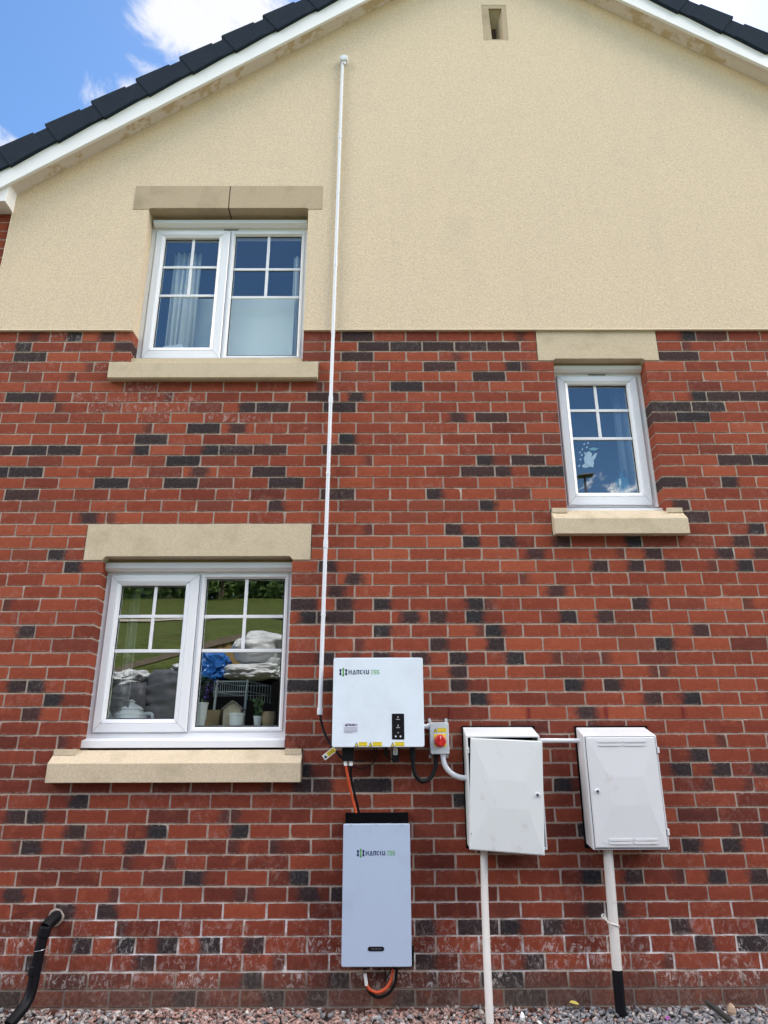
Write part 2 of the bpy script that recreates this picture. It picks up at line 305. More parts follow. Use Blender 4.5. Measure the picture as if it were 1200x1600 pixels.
# ------------------------------------------------------------------ mesh helpers
class MB:
    def __init__(s): s.v = []; s.f = []
    def add(s, vs, fs):
        o = len(s.v); s.v += [tuple(v) for v in vs]; s.f += [tuple(i+o for i in f) for f in fs]; return s
    def box(s, x0, x1, y0, y1, z0, z1):
        vs = [(x, y, z) for x in (x0, x1) for y in (y0, y1) for z in (z0, z1)]
        return s.add(vs, [(0, 1, 3, 2), (4, 6, 7, 5), (0, 4, 5, 1), (2, 3, 7, 6), (0, 2, 6, 4), (1, 5, 7, 3)])
    def hexa(s, a, b):
        """a, b: quads (same order) joined into a solid"""
        return s.add(list(a)+list(b), [(0, 1, 2, 3), (7, 6, 5, 4), (0, 4, 5, 1), (1, 5, 6, 2), (2, 6, 7, 3), (3, 7, 4, 0)])
    def prism(s, poly, y0, y1):
        """XZ polygon pushed through Y"""
        n = len(poly); vs = [(x, y0, z) for x, z in poly]+[(x, y1, z) for x, z in poly]
        return s.add(vs, [tuple(range(n)), tuple(range(2*n-1, n-1, -1))]+[(i, i+n, (i+1) % n+n, (i+1) % n) for i in range(n)])
    def prism_x(s, poly, x0, x1):
        n = len(poly); vs = [(x0, y, z) for y, z in poly]+[(x1, y, z) for y, z in poly]
        return s.add(vs, [tuple(range(n)), tuple(range(2*n-1, n-1, -1))]+[(i, i+n, (i+1) % n+n, (i+1) % n) for i in range(n)])
    def ring(s, outer, inner, prof):
        """mitred frame. outer/inner = 4 (x,z) corners; prof = [(t, y)] going round the section"""
        n = len(prof); vs = []
        for k in range(4):
            for t, y in prof:
                vs.append((outer[k][0]+(inner[k][0]-outer[k][0])*t, y, outer[k][1]+(inner[k][1]-outer[k][1])*t))
        fs = []
        for k in range(4):
            k2 = (k+1) % 4
            for j in range(n):
                j2 = (j+1) % n; fs.append((k*n+j, k*n+j2, k2*n+j2, k2*n+j))
        return s.add(vs, fs)
    def tube(s, pts, r, n=12, rs=None):
        pts = [Vector(p) for p in pts]; m = len(pts); vs = []
        up = Vector((0, 1, 0)); t0 = (pts[1]-pts[0]).normalized()
        if abs(up.dot(t0)) > .9: up = Vector((1, 0, 0))
        nrm = (up-t0*up.dot(t0)).normalized()
        for i, p in enumerate(pts):
            t = (pts[min(i+1, m-1)]-pts[max(i-1, 0)]).normalized()
            nrm = (nrm-t*nrm.dot(t)).normalized(); bi = t.cross(nrm)
            rr = rs[i] if rs else r
            for k in range(n):
                a = 2*math.pi*k/n; vs.append(p+nrm*(rr*math.cos(a))+bi*(rr*math.sin(a)))
        fs = [(i*n+k, i*n+(k+1) % n, (i+1)*n+(k+1) % n, (i+1)*n+k) for i in range(m-1) for k in range(n)]
        fs += [tuple(range(n-1, -1, -1)), tuple((m-1)*n+k for k in range(n))]
        return s.add(vs, fs)
    def lathe(s, c, prof, axis='z', n=24):
        """prof: (radius, height) about a vertical (z) or facing (y) axis through c"""
        vs = []; m = len(prof)
        for r, h in prof:
            for k in range(n):
                a = 2*math.pi*k/n; u, w = r*math.cos(a), r*math.sin(a)
                vs.append((c[0]+u, c[1]+w, c[2]+h) if axis == 'z' else ((c[0]+u, c[1]+h, c[2]+w) if axis == 'y' else (c[0]+h, c[1]+u, c[2]+w)))
        fs = [(i*n+k, i*n+(k+1) % n, (i+1)*n+(k+1) % n, (i+1)*n+k) for i in range(m-1) for k in range(n)]
        fs += [tuple(range(n-1, -1, -1)), tuple((m-1)*n+k for k in range(n))]
        return s.add(vs, fs)
    def sheet(s, x0, x1, z0, z1, y):
        return s.add([(x0, y, z0), (x1, y, z0), (x1, y, z1), (x0, y, z1)], [(0, 1, 2, 3)])
    def build(s, name, m, parent=None, smooth=False, bevel=0, seg=2, fixn=True):
        me = bpy.data.meshes.new(name); me.from_pydata(s.v, [], s.f); me.update()
        if fixn:
            bm = bmesh.new(); bm.from_mesh(me); bmesh.ops.recalc_face_normals(bm, faces=bm.faces); bm.to_mesh(me); bm.free()
        return put(name, me, m, parent, smooth, bevel, seg)
def origin_of(p):
    v = Vector((0, 0, 0))
    while p is not None: v += Vector(p.location); p = p.parent
    return v
def put(name, me, m, parent=None, smooth=False, bevel=0, seg=2):
    o = bpy.data.objects.new(name, me); COL.objects.link(o)
    if m is not None: me.materials.append(m)
    if parent is not None:
        o.parent = parent; o.location = -origin_of(parent)
    if smooth is True:
        me.polygons.foreach_set('use_smooth', [True]*len(me.polygons)); me.set_sharp_from_angle(angle=math.radians(38))
    if bevel:
        b = o.modifiers.new('bevel', 'BEVEL'); b.width = bevel; b.segments = seg; b.limit_method = 'ANGLE'; b.angle_limit = math.radians(35)
    return o
def tag(o, label=None, cat=None, group=None, kind=None):
    if label: o['label'] = label
    if cat: o['category'] = cat
    if group: o['group'] = group
    if kind: o['kind'] = kind
    return o
def thing(name, label, cat, loc=(0, 0, 0), group=None):
    o = bpy.data.objects.new(name, None); COL.objects.link(o); o.location = loc; o.empty_display_size = .1
    return tag(o, label, cat, group)
def text_mesh(s, size, bold=.0):
    cu = bpy.data.curves.new('t', 'FONT'); cu.body = s; cu.size = size; cu.align_x = 'CENTER'; cu.align_y = 'CENTER'; cu.extrude = .0002; cu.offset = bold
    ob = bpy.data.objects.new('t', cu); COL.objects.link(ob)
    dg = bpy.context.evaluated_depsgraph_get(); me = bpy.data.meshes.new_from_object(ob.evaluated_get(dg))
    bpy.data.objects.remove(ob); me.materials.clear(); return me
def put_text(name, s, size, x, y, z, m, parent, bold=0., label=None, ang=0.):
    me = text_mesh(s, size, bold)
    me.transform(Matrix.Translation((x, y, z)) @ Matrix.Rotation(ang, 4, 'Y') @ Matrix.Rotation(math.pi/2, 4, 'X'))
    o = put(name, me, m, parent)
    if label: o['label'] = label
    return o
def smooth_path(pts, k=6):
    P_ = [Vector(p) for p in pts]; out = []
    for i in range(len(P_)-1):
        a, b, c, d = P_[max(i-1, 0)], P_[i], P_[i+1], P_[min(i+2, len(P_)-1)]
        for j in range(k):
            t = j/k; out.append(.5*((2*b)+(c-a)*t+(2*a-5*b+4*c-d)*t*t+(-a+3*b-3*c+d)*t**3))
    return out+[P_[-1]]
def W3(x, y, Y): a = U(x, y, Y); return Vector((a[0], Y, a[1]))
# ------------------------------------------------------------------ the house
YS = [516.6,532.9,548.3,563.7,579.5,595.0,611.1,627.0,643.2,659.4,676.4,693.4,709.7,726.8,744.1,761.8,779.8,798.1,816.9,835.6,855,874.1,893.3,912.8,932.4,952.7,973.8,995,1016.9,1038.5,1058.9,1080.4,1101.9,1124.1,1146,1168.4,1191,1213.9,1237.4,1261.1,1284.6,1308.4,1332.8,1357,1382.4,1408,1434,1460.6,1488,1515.6,1543.6]
JZ = [uz(1140, y) for y in YS]
for _ in range(3): JZ.append(JZ[-1]-.078)
XPH, BW = .1687, .225
XL, XR = -3.30, 4.95                                  # building corners
RX0 = (ux(28, 309)+ux(2, 420))/2                       # left end of the rendered panel
ZB = JZ[0]                                             # foot of the render
_a, _b = U(30, 306), U(597, 12); ML = (_b[1]-_a[1])/(_b[0]-_a[0])
_c, _d = U(907, 0), U(1200, 137); MR_ = (_d[1]-_c[1])/(_d[0]-_c[0])
XA = (_c[1]-MR_*_c[0]-_a[1]+ML*_a[0])/(ML-MR_); ZA = _a[1]+ML*(XA-_a[0])
def roofz(x): return ZA+(x-XA)*(ML if x < XA else MR_)
PV = .135                                              # verge overhang
REV = .11                                              # window recess

house = thing('house', 'red brick house gable with cream rendered upper storey and three white windows', 'house', (XA, 0, 0))

def avgx(pts, Y): return sum(ux(x, y, Y) for x, y in pts)/len(pts)
def rect(TL, TR, BR, BL, Y):
    return (avgx([TL, BL], Y), avgx([TR, BR], Y), (uz(*BL, Y)+uz(*BR, Y))/2, (uz(*TL, Y)+uz(*TR, Y))/2)

WIN = [
 dict(id='upper', label='wide two light casement window in the cream render with pale blind', open=(avgx([(234.4,332),(207.5,517.5)],0), avgx([(480.5,332),(476.3,516)],0)),
      lint=[(213.8,293.3),(505,293.6),(504.5,330),(209,330)], raise_=.012, split=359.3,
      head=(240,480,343.5,351), frame=[(243,346),(478,346),(475,563.5),(218.6,563.5)],
      sash=[(246,360),(359.5,360.5),(343.5,560),(219.5,560)], ga=[(260.7,374.4),(343,374.4),(328,544.7),(238.2,544.7)],
      gb=[(369,370),(472,370),(462.4,556),(353.8,556)],
      bars_a=((417.7,462),((303,374),(294,461))), bars_b=((421,464.6),((420.3,370),(415,465))),
      cill=(201,474.5,563.3,567.2), sill=(167,496,565.7,589.7,.05), back=563.5, mull=(361,345)),
 dict(id='lower', label='wide two light kitchen casement window near the ground with household items behind', open=(avgx([(162.5,872),(121.5,1148)],0), avgx([(457.5,880),(444.5,1150)],0)),
      lint=[(138,820.3),(486.8,820),(485,873),(130.6,873.5)], raise_=.024, split=None,
      head=(159.5,458.7,878.7,891), frame=[(167,885),(458.8,885),(445.6,1156),(128.8,1156)],
      sash=[(175,898),(312.5,898),(290,1145),(142,1144)], ga=[(192.5,916),(292,916),(272,1124),(164.4,1123)],
      gb=[(324.5,905),(446,905),(434.4,1135.6),(304,1135.6)],
      bars_a=((963,1017),((244,916),(233.8,1015))), bars_b=((963.5,1016.8),((385.6,905),(379.5,1017))),
      cill=(119,444.5,1156,1168.3), sill=(69.5,469,1192.5,1223,.06), back=1172, mull=None),
 dict(id='small', label='narrow casement window with blue vase and fairy ornament behind the glass', open=(avgx([(866,575),(885,790)],0), avgx([(1008,567),(1040,791)],0)),
      lint=[(837,518.0),(1025,518.0),(1028,562),(841,562)], raise_=.014, split=None,
      head=(863.5,1005,571.8,579.5), frame=[(867.5,575),(1001.5,575),(1029.5,794),(885.5,794)],
      sash=[(871,587.5),(996,587.5),(1018.8,788.8),(887.5,788.8)], ga=[(886.5,603),(978,603),(998.8,771),(902.5,771)],
      gb=None, bars_a=((642.5,686.3),((928.8,603),(938.8,686))), bars_b=None,
      cill=(883.5,1040,794.5,801), sill=(868,1079,809.5,833.5,.06), back=799, mull=None),
]
EXC = []                                               # rectangles with no brick: x0,x1,z0,z1
for w in WIN:
    p = w['lint']; w['lr'] = (avgx([p[0], p[3]], 0), avgx([p[1], p[2]], 0), uz(*p[3], 0), uz(*p[0], 0))
    sx0, sx1, st, sb, pj = w['sill']
    w['sr'] = (ux(sx0, sb, -pj), ux(sx1, sb, -pj), uz((sx0+sx1)/2, sb, -pj), uz((sx0+sx1)/2, st, -pj))
    w['bz'] = uz((sx0+sx1)/2, w['back'], .05)
    # snap lintel / sill to the brick joints they sit on
    def near(z): return min(JZ, key=lambda j: abs(j-z))
    x0, x1, z0, z1 = w['lr']
    if w['id'] != 'upper': z0, z1 = near(z0)+.003, near(z1)-.004; w['lr'] = (x0, x1, z0, z1)
    EXC.append(w['lr'])
    x0, x1, z0, z1 = w['sr']; EXC.append((x0, x1, z0, (max(z1, w['bz']) if w['id'] != 'upper' else z1+.018)+.004))
    w['o'] = (w['open'][0], w['open'][1], w['bz'], w['lr'][2]); EXC.append((w['open'][0], w['open'][1], z0+.01, w['lr'][2]+.01))

# dark (overburnt) bricks read off the photograph: row: [(x at that row, kind)]
# F whole, L/R dark at left/right end (lower case: faint), C smudge in the middle, P dull all over
BURN = {0:'118R 168R 42c 566F 786c 818F 1070R 1088f',1:'42R 193R 593F 643F 695F 746F 792F',2:'47F 568F 728c 1075F',3:'20P 506F 696F 802R',4:'772F 42P',5:'643F',
6:'35F 88L 508F 560C 1090R 1128F 1178F',7:'383R 325P 431F 538F 1062F 1106F',8:'718C 776F 1040F 1084F 855c',9:'322F 367C',10:'237F 560L 855P',
11:'7R 47F 100F 218R 318R 370F 427F 536F 856P',12:'70p 290F 180p 780L 830F 1146F 1190F',13:'7F 40F 307C 424F 754F 806L 840F',14:'175F 285F 340P 452F 1055F 1155L',
15:'33F 536F 700L 805P',16:'58P 336P 444L 780L 1058R',17:'143C 1089F',18:'574r 710L 1183R',19:'750L 806L 860R 874R 977R 1146R',20:'100L 400F 844C 1010R 1123R 1177R',
21:'113L 528L 926R 983R 1038R 1095r 1152R',22:'555C',23:'518C 870C',24:'493L 543L 612L 728R 1017L',25:'482R 532F 633C 698L 757L 873R 933R',26:'29R 612L 785L 1080R',
27:'698L 758R 1055L 1173p',28:'513R 553c 612L 672L 732L 792R 810l 850r 910p 970l 1030p',29:'703R 1000r 1060l',30:'2R 69L 492F 513F 733L 908L 973L',31:'93L 765L 886p 1019R 1068R',
32:'61L 906C',34:'1106r',35:'480F 1079R',36:'495L 1056R 1110R 1172R',37:'76p 452R 515L 565F 885L 1083r 1147r',38:'100R 716F',39:'15R 66L 321r 385l',40:'97R 226R 354R 910F 1128r 1181R',
41:'64L 128c 191R 384l 450l 1096L 1160L',42:'91p 220l 277l 300r',43:'252p 295L 317L 449R 909R 1003R 1040r 1106R 1170R',44:'17C 351r 415l 480C 525F',45:'116L 181L 912R 925R 985L',
46:'682L 735F 815L 880L 1084L 1190F',47:'109R 176R 244R 312R 379R 1116L 1175F',48:'72L 212R 685L 820R',49:'376R 512R 651r 794F 120p',50:'15F 205P 282R 292F 410R 480R 634R 824F 898P 560p'}
BURNT = {}
def prow(x, row):
    """photo x at a row -> world X"""
    y = (YS[row]+YS[row+1])/2 if row < 50 else 1556
    return ux(x, y)
for r, s in BURN.items():
    for tok in s.split():
        k = tok[-1]; X = prow(float(tok[:-1]), r); off = XPH+(BW/2 if r % 2 else 0)
        BURNT.setdefault((r, math.floor((X-off)/BW)), k)
KIND = {'F': (.5, 1, .85), 'L': (0, 1, .50), 'R': (1, 1, .50), 'C': (.5, .95, .26), 'P': (.5, .42, .8), 'l': (0, .65, .26), 'r': (1, .65, .26), 'c': (.55, .7, .14), 'p': (.5, .28, .8), 'f': (.5, .7, .5)}
BLOOM = {(5,200),(6,150),(6,190),(6,235),(6,310),(7,170),(7,225),(7,280),(8,345),(8,380),(8,240),(0,120),(0,195),(1,40),(3,150)}
def bloom(r, X):
    v = .0
    for rr, px in BLOOM:
        if rr == r and abs(prow(px, r)-X) < .1: v = .40
    if r >= 46: v = max(v, {46: .25, 47: .7, 48: .5, 49: .95, 50: .35}.get(r, .2)*random.choice((.3, .6, 1, 1.1)))
    elif r > 36: v = max(v, random.choice((0, 0, 0, .12)))
    else: v = max(v, random.choice((0, 0, 0, 0, .10)))
    return v

def brickwork(rows, x_lo, x_hi, exc, name, parent, yfront=0., depth=.115):
    """rows: list of (index, z_top, z_bottom)"""
    V, Fc, UVs, C1, C2 = [], [], [], [], []
    rnd = random.Random(11)
    for (ri, zt, zb) in rows:
        rj = random.Random(ri+500); z0, z1 = zb+.0048+rj.uniform(-.001, .001), zt-.0048+rj.uniform(-.001, .001); zm = (z0+z1)/2
        off = XPH+(BW/2 if ri % 2 else 0)
        segs = [(x_lo, x_hi)]
        for (a, b, c, d) in exc:
            if c-.012 < zm < d+.012:
                ns = []
                for (s, e) in segs:
                    if b <= s or a >= e: ns.append((s, e)); continue
                    if a-s > .02: ns.append((s, a))
                    if e-b > .02: ns.append((b, e))
                segs = ns
        for (s, e) in segs:
            ends = {round(s, 5), round(e, 5)}
            m0, m1 = math.floor((s-off)/BW), math.ceil((e-off)/BW)
            cuts = [off+BW*m for m in range(m0, m1+1)]
            cuts = [c for c in cuts if (c-s > .062 and e-c > .062)]
            cuts = [s]+cuts+[e]
            jit = {c: rnd.uniform(-.0035, .0035) for c in cuts}
            for c0_, c1_ in zip(cuts[:-1], cuts[1:]):
                m = math.floor(((c0_+c1_)/2-off)/BW); bx0, bx1 = off+BW*m, off+BW*(m+1)
                g = .0058
                x0 = s if c0_ == s else c0_+jit[c0_]+g; x1 = e if c1_ == e else c1_+jit[c1_]-g
                lint_edge = lambda v: any(abs(v-q[k]) < 1e-6 and zm > q[2]+.0 for q in EXL for k in (0, 1))
                if c0_ == s and lint_edge(s): x0 = s+.006
                if c1_ == e and lint_edge(e): x1 = e-.006
                if x1-x0 < .018: continue
                u0, u1 = (x0-bx0)/BW, (x1-bx0)/BW
                nx, nz = 5, 2
                base = len(V); dy = rnd.uniform(-.0012, .0008); tl = rnd.uniform(-.0007, .0007)
                for iz in range(nz+1):
                    for ix in range(nx+1):
                        ex = 1 if ix in (0, nx) else 0; ez = 1 if iz in (0, nz) else 0
                        jx = rnd.uniform(-.0014, .0014)*ex; jz = rnd.uniform(-.0014, .0014)*ez
                        if ex and ez and rnd.random() < .05: c_ = rnd.uniform(.002, .005); jx = c_*(1 if ix == 0 else -1); jz = c_*.7*(1 if iz == 0 else -1)
                        if c0_ == s and ix == 0 or c1_ == e and ix == nx: jx = 0
                        V.append((x0+(x1-x0)*ix/nx+jx, yfront+dy+tl*(ix/nx-.5)*2+(.0008 if ex or ez else 0)+rnd.uniform(-.0003, .0003), z0+(z1-z0)*iz/nz+jz))
                front = [[base+iz*(nx+1)+ix for ix in range(nx+1)] for iz in range(nz+1)]
                loop = front[0]+[front[i][nx] for i in range(1, nz+1)]+front[nz][-2::-1]+[front[i][0] for i in range(nz-1, 0, -1)]
                b2 = len(V)
                for li in loop: v = V[li]; V.append((v[0], yfront+depth, v[2]))
                back = list(range(b2, b2+len(loop)))
                fs = [(front[i][j], front[i][j+1], front[i+1][j+1], front[i+1][j]) for i in range(nz) for j in range(nx)]
                fs += [(loop[k], back[k], back[(k+1) % len(loop)], loop[(k+1) % len(loop)]) for k in range(len(loop))]
                fs.append(tuple(back[::-1]))
                k = BURNT.get((ri, m))
                rv = rnd.random(); pr = random.Random(ri*131+m)
                if k is None and pr.random() < .10: k = pr.choice('prlp')
                if k is None and (x0 > 2.75 or x1 < -2.75) and pr.random() < .12: k = pr.choice('FLRC')
                u, st, wd = KIND.get(k, (0, 0, 0))
                st *= rnd.uniform(.86, 1.0)
                tone = min(1, max(0, rnd.gauss(.60 if ri < 33 else .30, .19)))    # lower rows darker: shade towards the ground put into the tone
                blm = bloom(ri, (x0+x1)/2)
                for f in fs:
                    Fc.append(f)
                    for vi in f:
                        v = V[vi]; UVs.append((u0+(u1-u0)*(v[0]-x0)/max(1e-4, x1-x0), (v[2]-z0)/(z1-z0)))
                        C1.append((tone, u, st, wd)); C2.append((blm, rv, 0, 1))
    me = bpy.data.meshes.new(name); me.from_pydata(V, [], Fc); me.update()
    uvl = me.uv_layers.new(name='brick'); uvl.data.foreach_set('uv', [c for t in UVs for c in t])
    a = me.color_attributes.new('bk', 'FLOAT_COLOR', 'CORNER'); a.data.foreach_set('color', [c for t in C1 for c in t])
    a = me.color_attributes.new('bx', 'FLOAT_COLOR', 'CORNER'); a.data.foreach_set('color', [c for t in C2 for c in t])
    return put(name, me, M['brick'], parent)
EXL = [w['lr'] for w in WIN]+[w['sr'] for w in WIN]
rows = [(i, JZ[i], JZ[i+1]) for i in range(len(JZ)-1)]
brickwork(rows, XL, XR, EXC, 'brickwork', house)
# short piece of brick beside the rendered panel, under the left eaves
up = []; z = ZB; i = -1
while z < roofz(RX0)-.02: up.append((i, z+.0786, z)); z += .0786; i -= 1
brickwork(up, XL, RX0-.004, [], 'quoin_brickwork', house)

def mortar_bed():
    mb = MB(); zs = sorted({JZ[-1], JZ[0]} | {round(v, 6) for e in EXC for v in (e[2], e[3]) if v < JZ[0]})
    for za, zb in zip(zs[:-1], zs[1:]):
        zm = (za+zb)/2; segs = [(XL+.004, XR-.004)]
        for (a, b, c, d) in EXC:
            if c < zm < d:
                ns = []
                for (s, e) in segs:
                    if b <= s or a >= e: ns.append((s, e)); continue
                    if a > s: ns.append((s, a-.004))
                    if b < e: ns.append((b+.004, e))
                segs = ns
        for s, e in segs: mb.box(s, e, .0042, .118, za, zb)
    mb.box(XL+.004, RX0-.004, .0042, .118, JZ[0], roofz(RX0)-.02)
    return mb.build('mortar_bed', M['mortar'], house)
mortar_bed()

# rendered panel, cut round the upper window, its lintel and the slot vent
VX0, VX1, VZ0, VZ1 = avgx([(751.5,10),(755,66)],0), avgx([(789,10),(795,66)],0), uz(775,66,0), uz(770,10.5,0)
def render_panel():
    mb = MB(); w = WIN[0]; cuts = [(w['o'][0], w['o'][1], ZB-1, w['lr'][3]-.01), w['lr'], (VX0, VX1, VZ0, VZ1)]
    xs = sorted({RX0, XR, XA} | {v for c in cuts for v in c[:2]})
    for a, b in zip(xs[:-1], xs[1:]):
        xm = (a+b)/2; zz = ZB+.002
        blk = sorted([(c[2], c[3]) for c in cuts if c[0] < xm < c[1]])
        for (c, d) in blk:
            if c > zz: mb.prism([(a, zz), (b, zz), (b, c), (a, c)], -.016, .105)
            zz = max(zz, d)
        mb.prism([(a, zz), (b, zz), (b, roofz(b)+.03), (a, roofz(a)+.03)], -.016, .105)
    return mb.build('render_panel', M['render'], house)
render_panel()
w0 = WIN[0]['o']
for a_, b_ in ((RX0, w0[0]), (w0[1], XR)): mb = MB(); mb.box(a_, b_, -.022, .0, ZB-.004, ZB+.0018); mb.build('render_bead', M['bead'], house)
mb = MB(); mb.box(RX0-.003, RX0-.0002, -.019, 0, ZB-.004, roofz(RX0)); mb.build('render_bead', M['bead'], house)

# gable slot vent
def slot_vent():
    mb = MB(); o = [(VX0, VZ0), (VX1, VZ0), (VX1, VZ1), (VX0, VZ1)]
    i0, i1 = ux(762.5, 15), ux(783, 16); it = uz(772, 16); ib = uz(776, 64)
    inn = [(i0+.012, ib), (i1-.004, ib), (i1, it), (i0, it)]
    mb.ring(o, inn, [(0, .08), (0, -.014), (1, -.014), (1, .0)])
    cx = (i0+i1)/2
    # splayed sides run back to a narrow slit
    s = [(cx-.018, ib+.002), (cx+.018, ib+.002), (cx+.018, it-.10), (cx-.018, it-.10)]
    for k in range(4):
        k2 = (k+1) % 4
        mb.add([(inn[k][0], 0, inn[k][1]), (inn[k2][0], 0, inn[k2][1]), (s[k2][0], .09, s[k2][1]), (s[k][0], .09, s[k][1])], [(0, 1, 2, 3)])
    vent = mb.build('gable_vent', M['stone_t'], house, fixn=False)
    m2 = MB(); m2.box(cx-.03, cx+.03, .091, .1, ib-.02, it-.06); m2.build('slit', M['joint'], vent)
slot_vent()

# verge: soffit, bargeboards, cloaked verge tiles, field tiles
def slope_prism(mb, x0, x1, d0, d1, y0, y1):
    mb.prism([(x0, roofz(x0)+d0), (x1, roofz(x1)+d0), (x1, roofz(x1)+d1), (x0, roofz(x0)+d1)], y0, y1)
XE0, XE1 = -3.62, 5.3
mb = MB(); slope_prism(mb, RX0, XA, 0, .012, -PV+.001, -.0165); slope_prism(mb, XA, XE1, 0, .012, -PV+.001, -.0165)
mb.build('soffit', M['soffit'], house)
BL0, BL1, BR_0, BR_1 = -.040, .165, -.035, .165
for (x0, x1, a, b) in ((XE0, XA, BL0, BL1), (XA, XE1, BR_0, BR_1)):
    mb = MB(); slope_prism(mb, x0, x1, a, b, -PV-.019, -PV)
    slope_prism(mb, x0, x1, a-.0, a+.022, -PV-.024, -PV-.0192)         # moulded lower lip
    mb.build('bargeboard', M['barge'], house, bevel=.003)
def verge(sgn):
    ang = math.atan(ML if sgn < 0 else MR_); ca, sa = math.cos(ang), math.sin(ang)
    g = .392; L_ = abs((XE0 if sgn < 0 else XE1)-XA)/abs(ca); n = int(L_/g)+1
    cap = MB()
    ux_, uz_ = (-ca, -sa) if sgn < 0 else (ca, sa)           # down the slope
    nx_, nz_ = (-sa, ca)                                     # out of the roof
    if nz_ < 0: nx_, nz_ = -nx_, -nz_
    first = .115 if sgn < 0 else .2
    def pt(s, h): return (XA+ux_*s+nx_*h, ZA+uz_*s+nz_*h)
    lo = .112; hi = .305
    for k in range(-1, n):
        s0 = first+k*g; s1 = s0+g
        s0c = max(s0, .0)
        if s1 < .02: continue
        nk = s0+g*.30
        # body (thick, low end) then neck tucked under the next tile up
        for (a, b, ha, hb, la, lb, yo) in ((max(nk, 0), s1+.012, hi-.012, hi+.010, lo-.004, lo-.020, -.182), (s0c, max(nk, .0)+.03, hi-.026, hi-.020, lo-.004, lo-.006, -.176)):
            if b-a < .03: continue
            c0 = [pt(a, la), pt(b, lb), pt(b, hb-.018), pt(a, ha-.018)]
            c1 = [pt(a, la), pt(b, lb), pt(b, hb), pt(a, ha)]
            cap.hexa([(x, yo, z) for x, z in c0], [(x, yo+.022, z) for x, z in c1])
            cap.hexa([(x, yo+.022, z) for x, z in c1], [(x, .10, z) for x, z in c1])
    o = cap.build('verge_tiles', M['tile'], house, bevel=.004, fixn=True)
    fl = MB()
    for k in range(-1, n):
        s0 = max(first+k*g, 0); s1 = first+k*g+g
        if s1 < .05: continue
        a, b, c, d = pt(s0, .2), pt(s1+.03, .2), pt(s1+.03, hi+.004), pt(s0, hi-.03)
        fl.prism([a, b, c, d], .1002, 8.0)
    fl.build('roof_slope', M['tile_up'], house)
verge(-1); verge(1)
rd = MB()
rd.tube([(XA, y, ZA+.31+.03) for y in (-.18, 8)], .09, 12); rd.build('ridge', M['tile'], house)

# boxed eaves corner at the far left
ez = uz(22, 335, 0)
mb = MB(); mb.prism([(XE0, ez), (RX0+.004, ez), (RX0+.004, roofz(RX0)+.02), (XE0, roofz(XE0)-.01 if roofz(XE0)-.01 > ez else ez+.02)], -PV+.0012, -.0005)
mb.build('eaves_box', M['barge'], house, bevel=.002)
mb = MB(); mb.box(XE0, XL-.001, .0, 8, ez, ez+.01); mb.build('eaves_soffit', M['soffit'], house)

# stonework and windows
def stone(w):
    x0, x1, z0, z1 = w['lr']; oa, ob, _, _ = w['o']; r = w['raise_']
    yf = -.019 if w['id'] == 'upper' else -.003
    mt = M['stone_t'] if w['id'] == 'upper' else M['stone']
    def piece(a, b, nm):
        poly = [(a, z1), (a, z0)]
        if a < oa: poly += [(oa-.004, z0), (oa+.016, z0+r)]
        else: poly[-1] = (a, z0+r)
        if b > ob: poly += [(ob-.016, z0+r), (ob+.004, z0), (b, z0)]
        else: poly += [(b, z0+r)]
        poly += [(b, z1)]
        m_ = MB(); m_.prism(poly[::-1], yf, REV-.004); return m_.build('lintel', mt, house, bevel=.0025)
    if w['split']:
        s = ux(w['split'], 310)
        piece(x0, s-.004, 'l'); piece(s+.004, x1, 'r')
        m_ = MB(); m_.box(s-.0042, s+.0042, yf+.004, REV-.01, z0+r-.004, z1); m_.build('lintel_joint', M['joint'], house)
    else: piece(x0, x1, 'l')
    # dark packing between lintel and frame
    m_ = MB(); m_.box(oa, ob, REV-.004, REV+.06, z0-.01, z0+.06); m_.build('head_packing', M['stone_t'], house)
    x0, x1, z0, z1 = w['sr']; pj = w['sill'][4]; bz = w['bz']
    m_ = MB()
    prof = [(-pj, z0), (-pj, z1), (.03, bz), (.20, bz), (.20, z0+.012), (-.006, z0+.012), (-.006, z0)] if w['id'] != 'upper' else [(-pj, z0), (-pj, z1), (-.02, z1+.018), (.20, z1+.018), (.20, z0+.004), (-.004, z0+.004), (-.004, z0-.006), (-pj+.008, z0-.006), (-pj+.008, z0)]
    m_.prism_x(prof, x0, x1)
    s_ = m_.build('window_sill', M['stone'], house, bevel=.003)
    if w['id'] == 'upper': m3 = MB(); m3.box(oa+.001, ob-.001, .02, .19, z1+.0185, bz); m3.build('upstand', M['stone'], s_)
    # stooled ends that carry the jambs
    for a, b in ((x0+.004, oa-.002), (ob+.002, x1-.004)):
        if b-a > .02 and w['id'] != 'upper': m2 = MB(); m2.box(a, b, -.010, .1, bz-.03, bz+.004); m2.build('stool', M['stone'], s_, bevel=.003)
for w in WIN: stone(w)

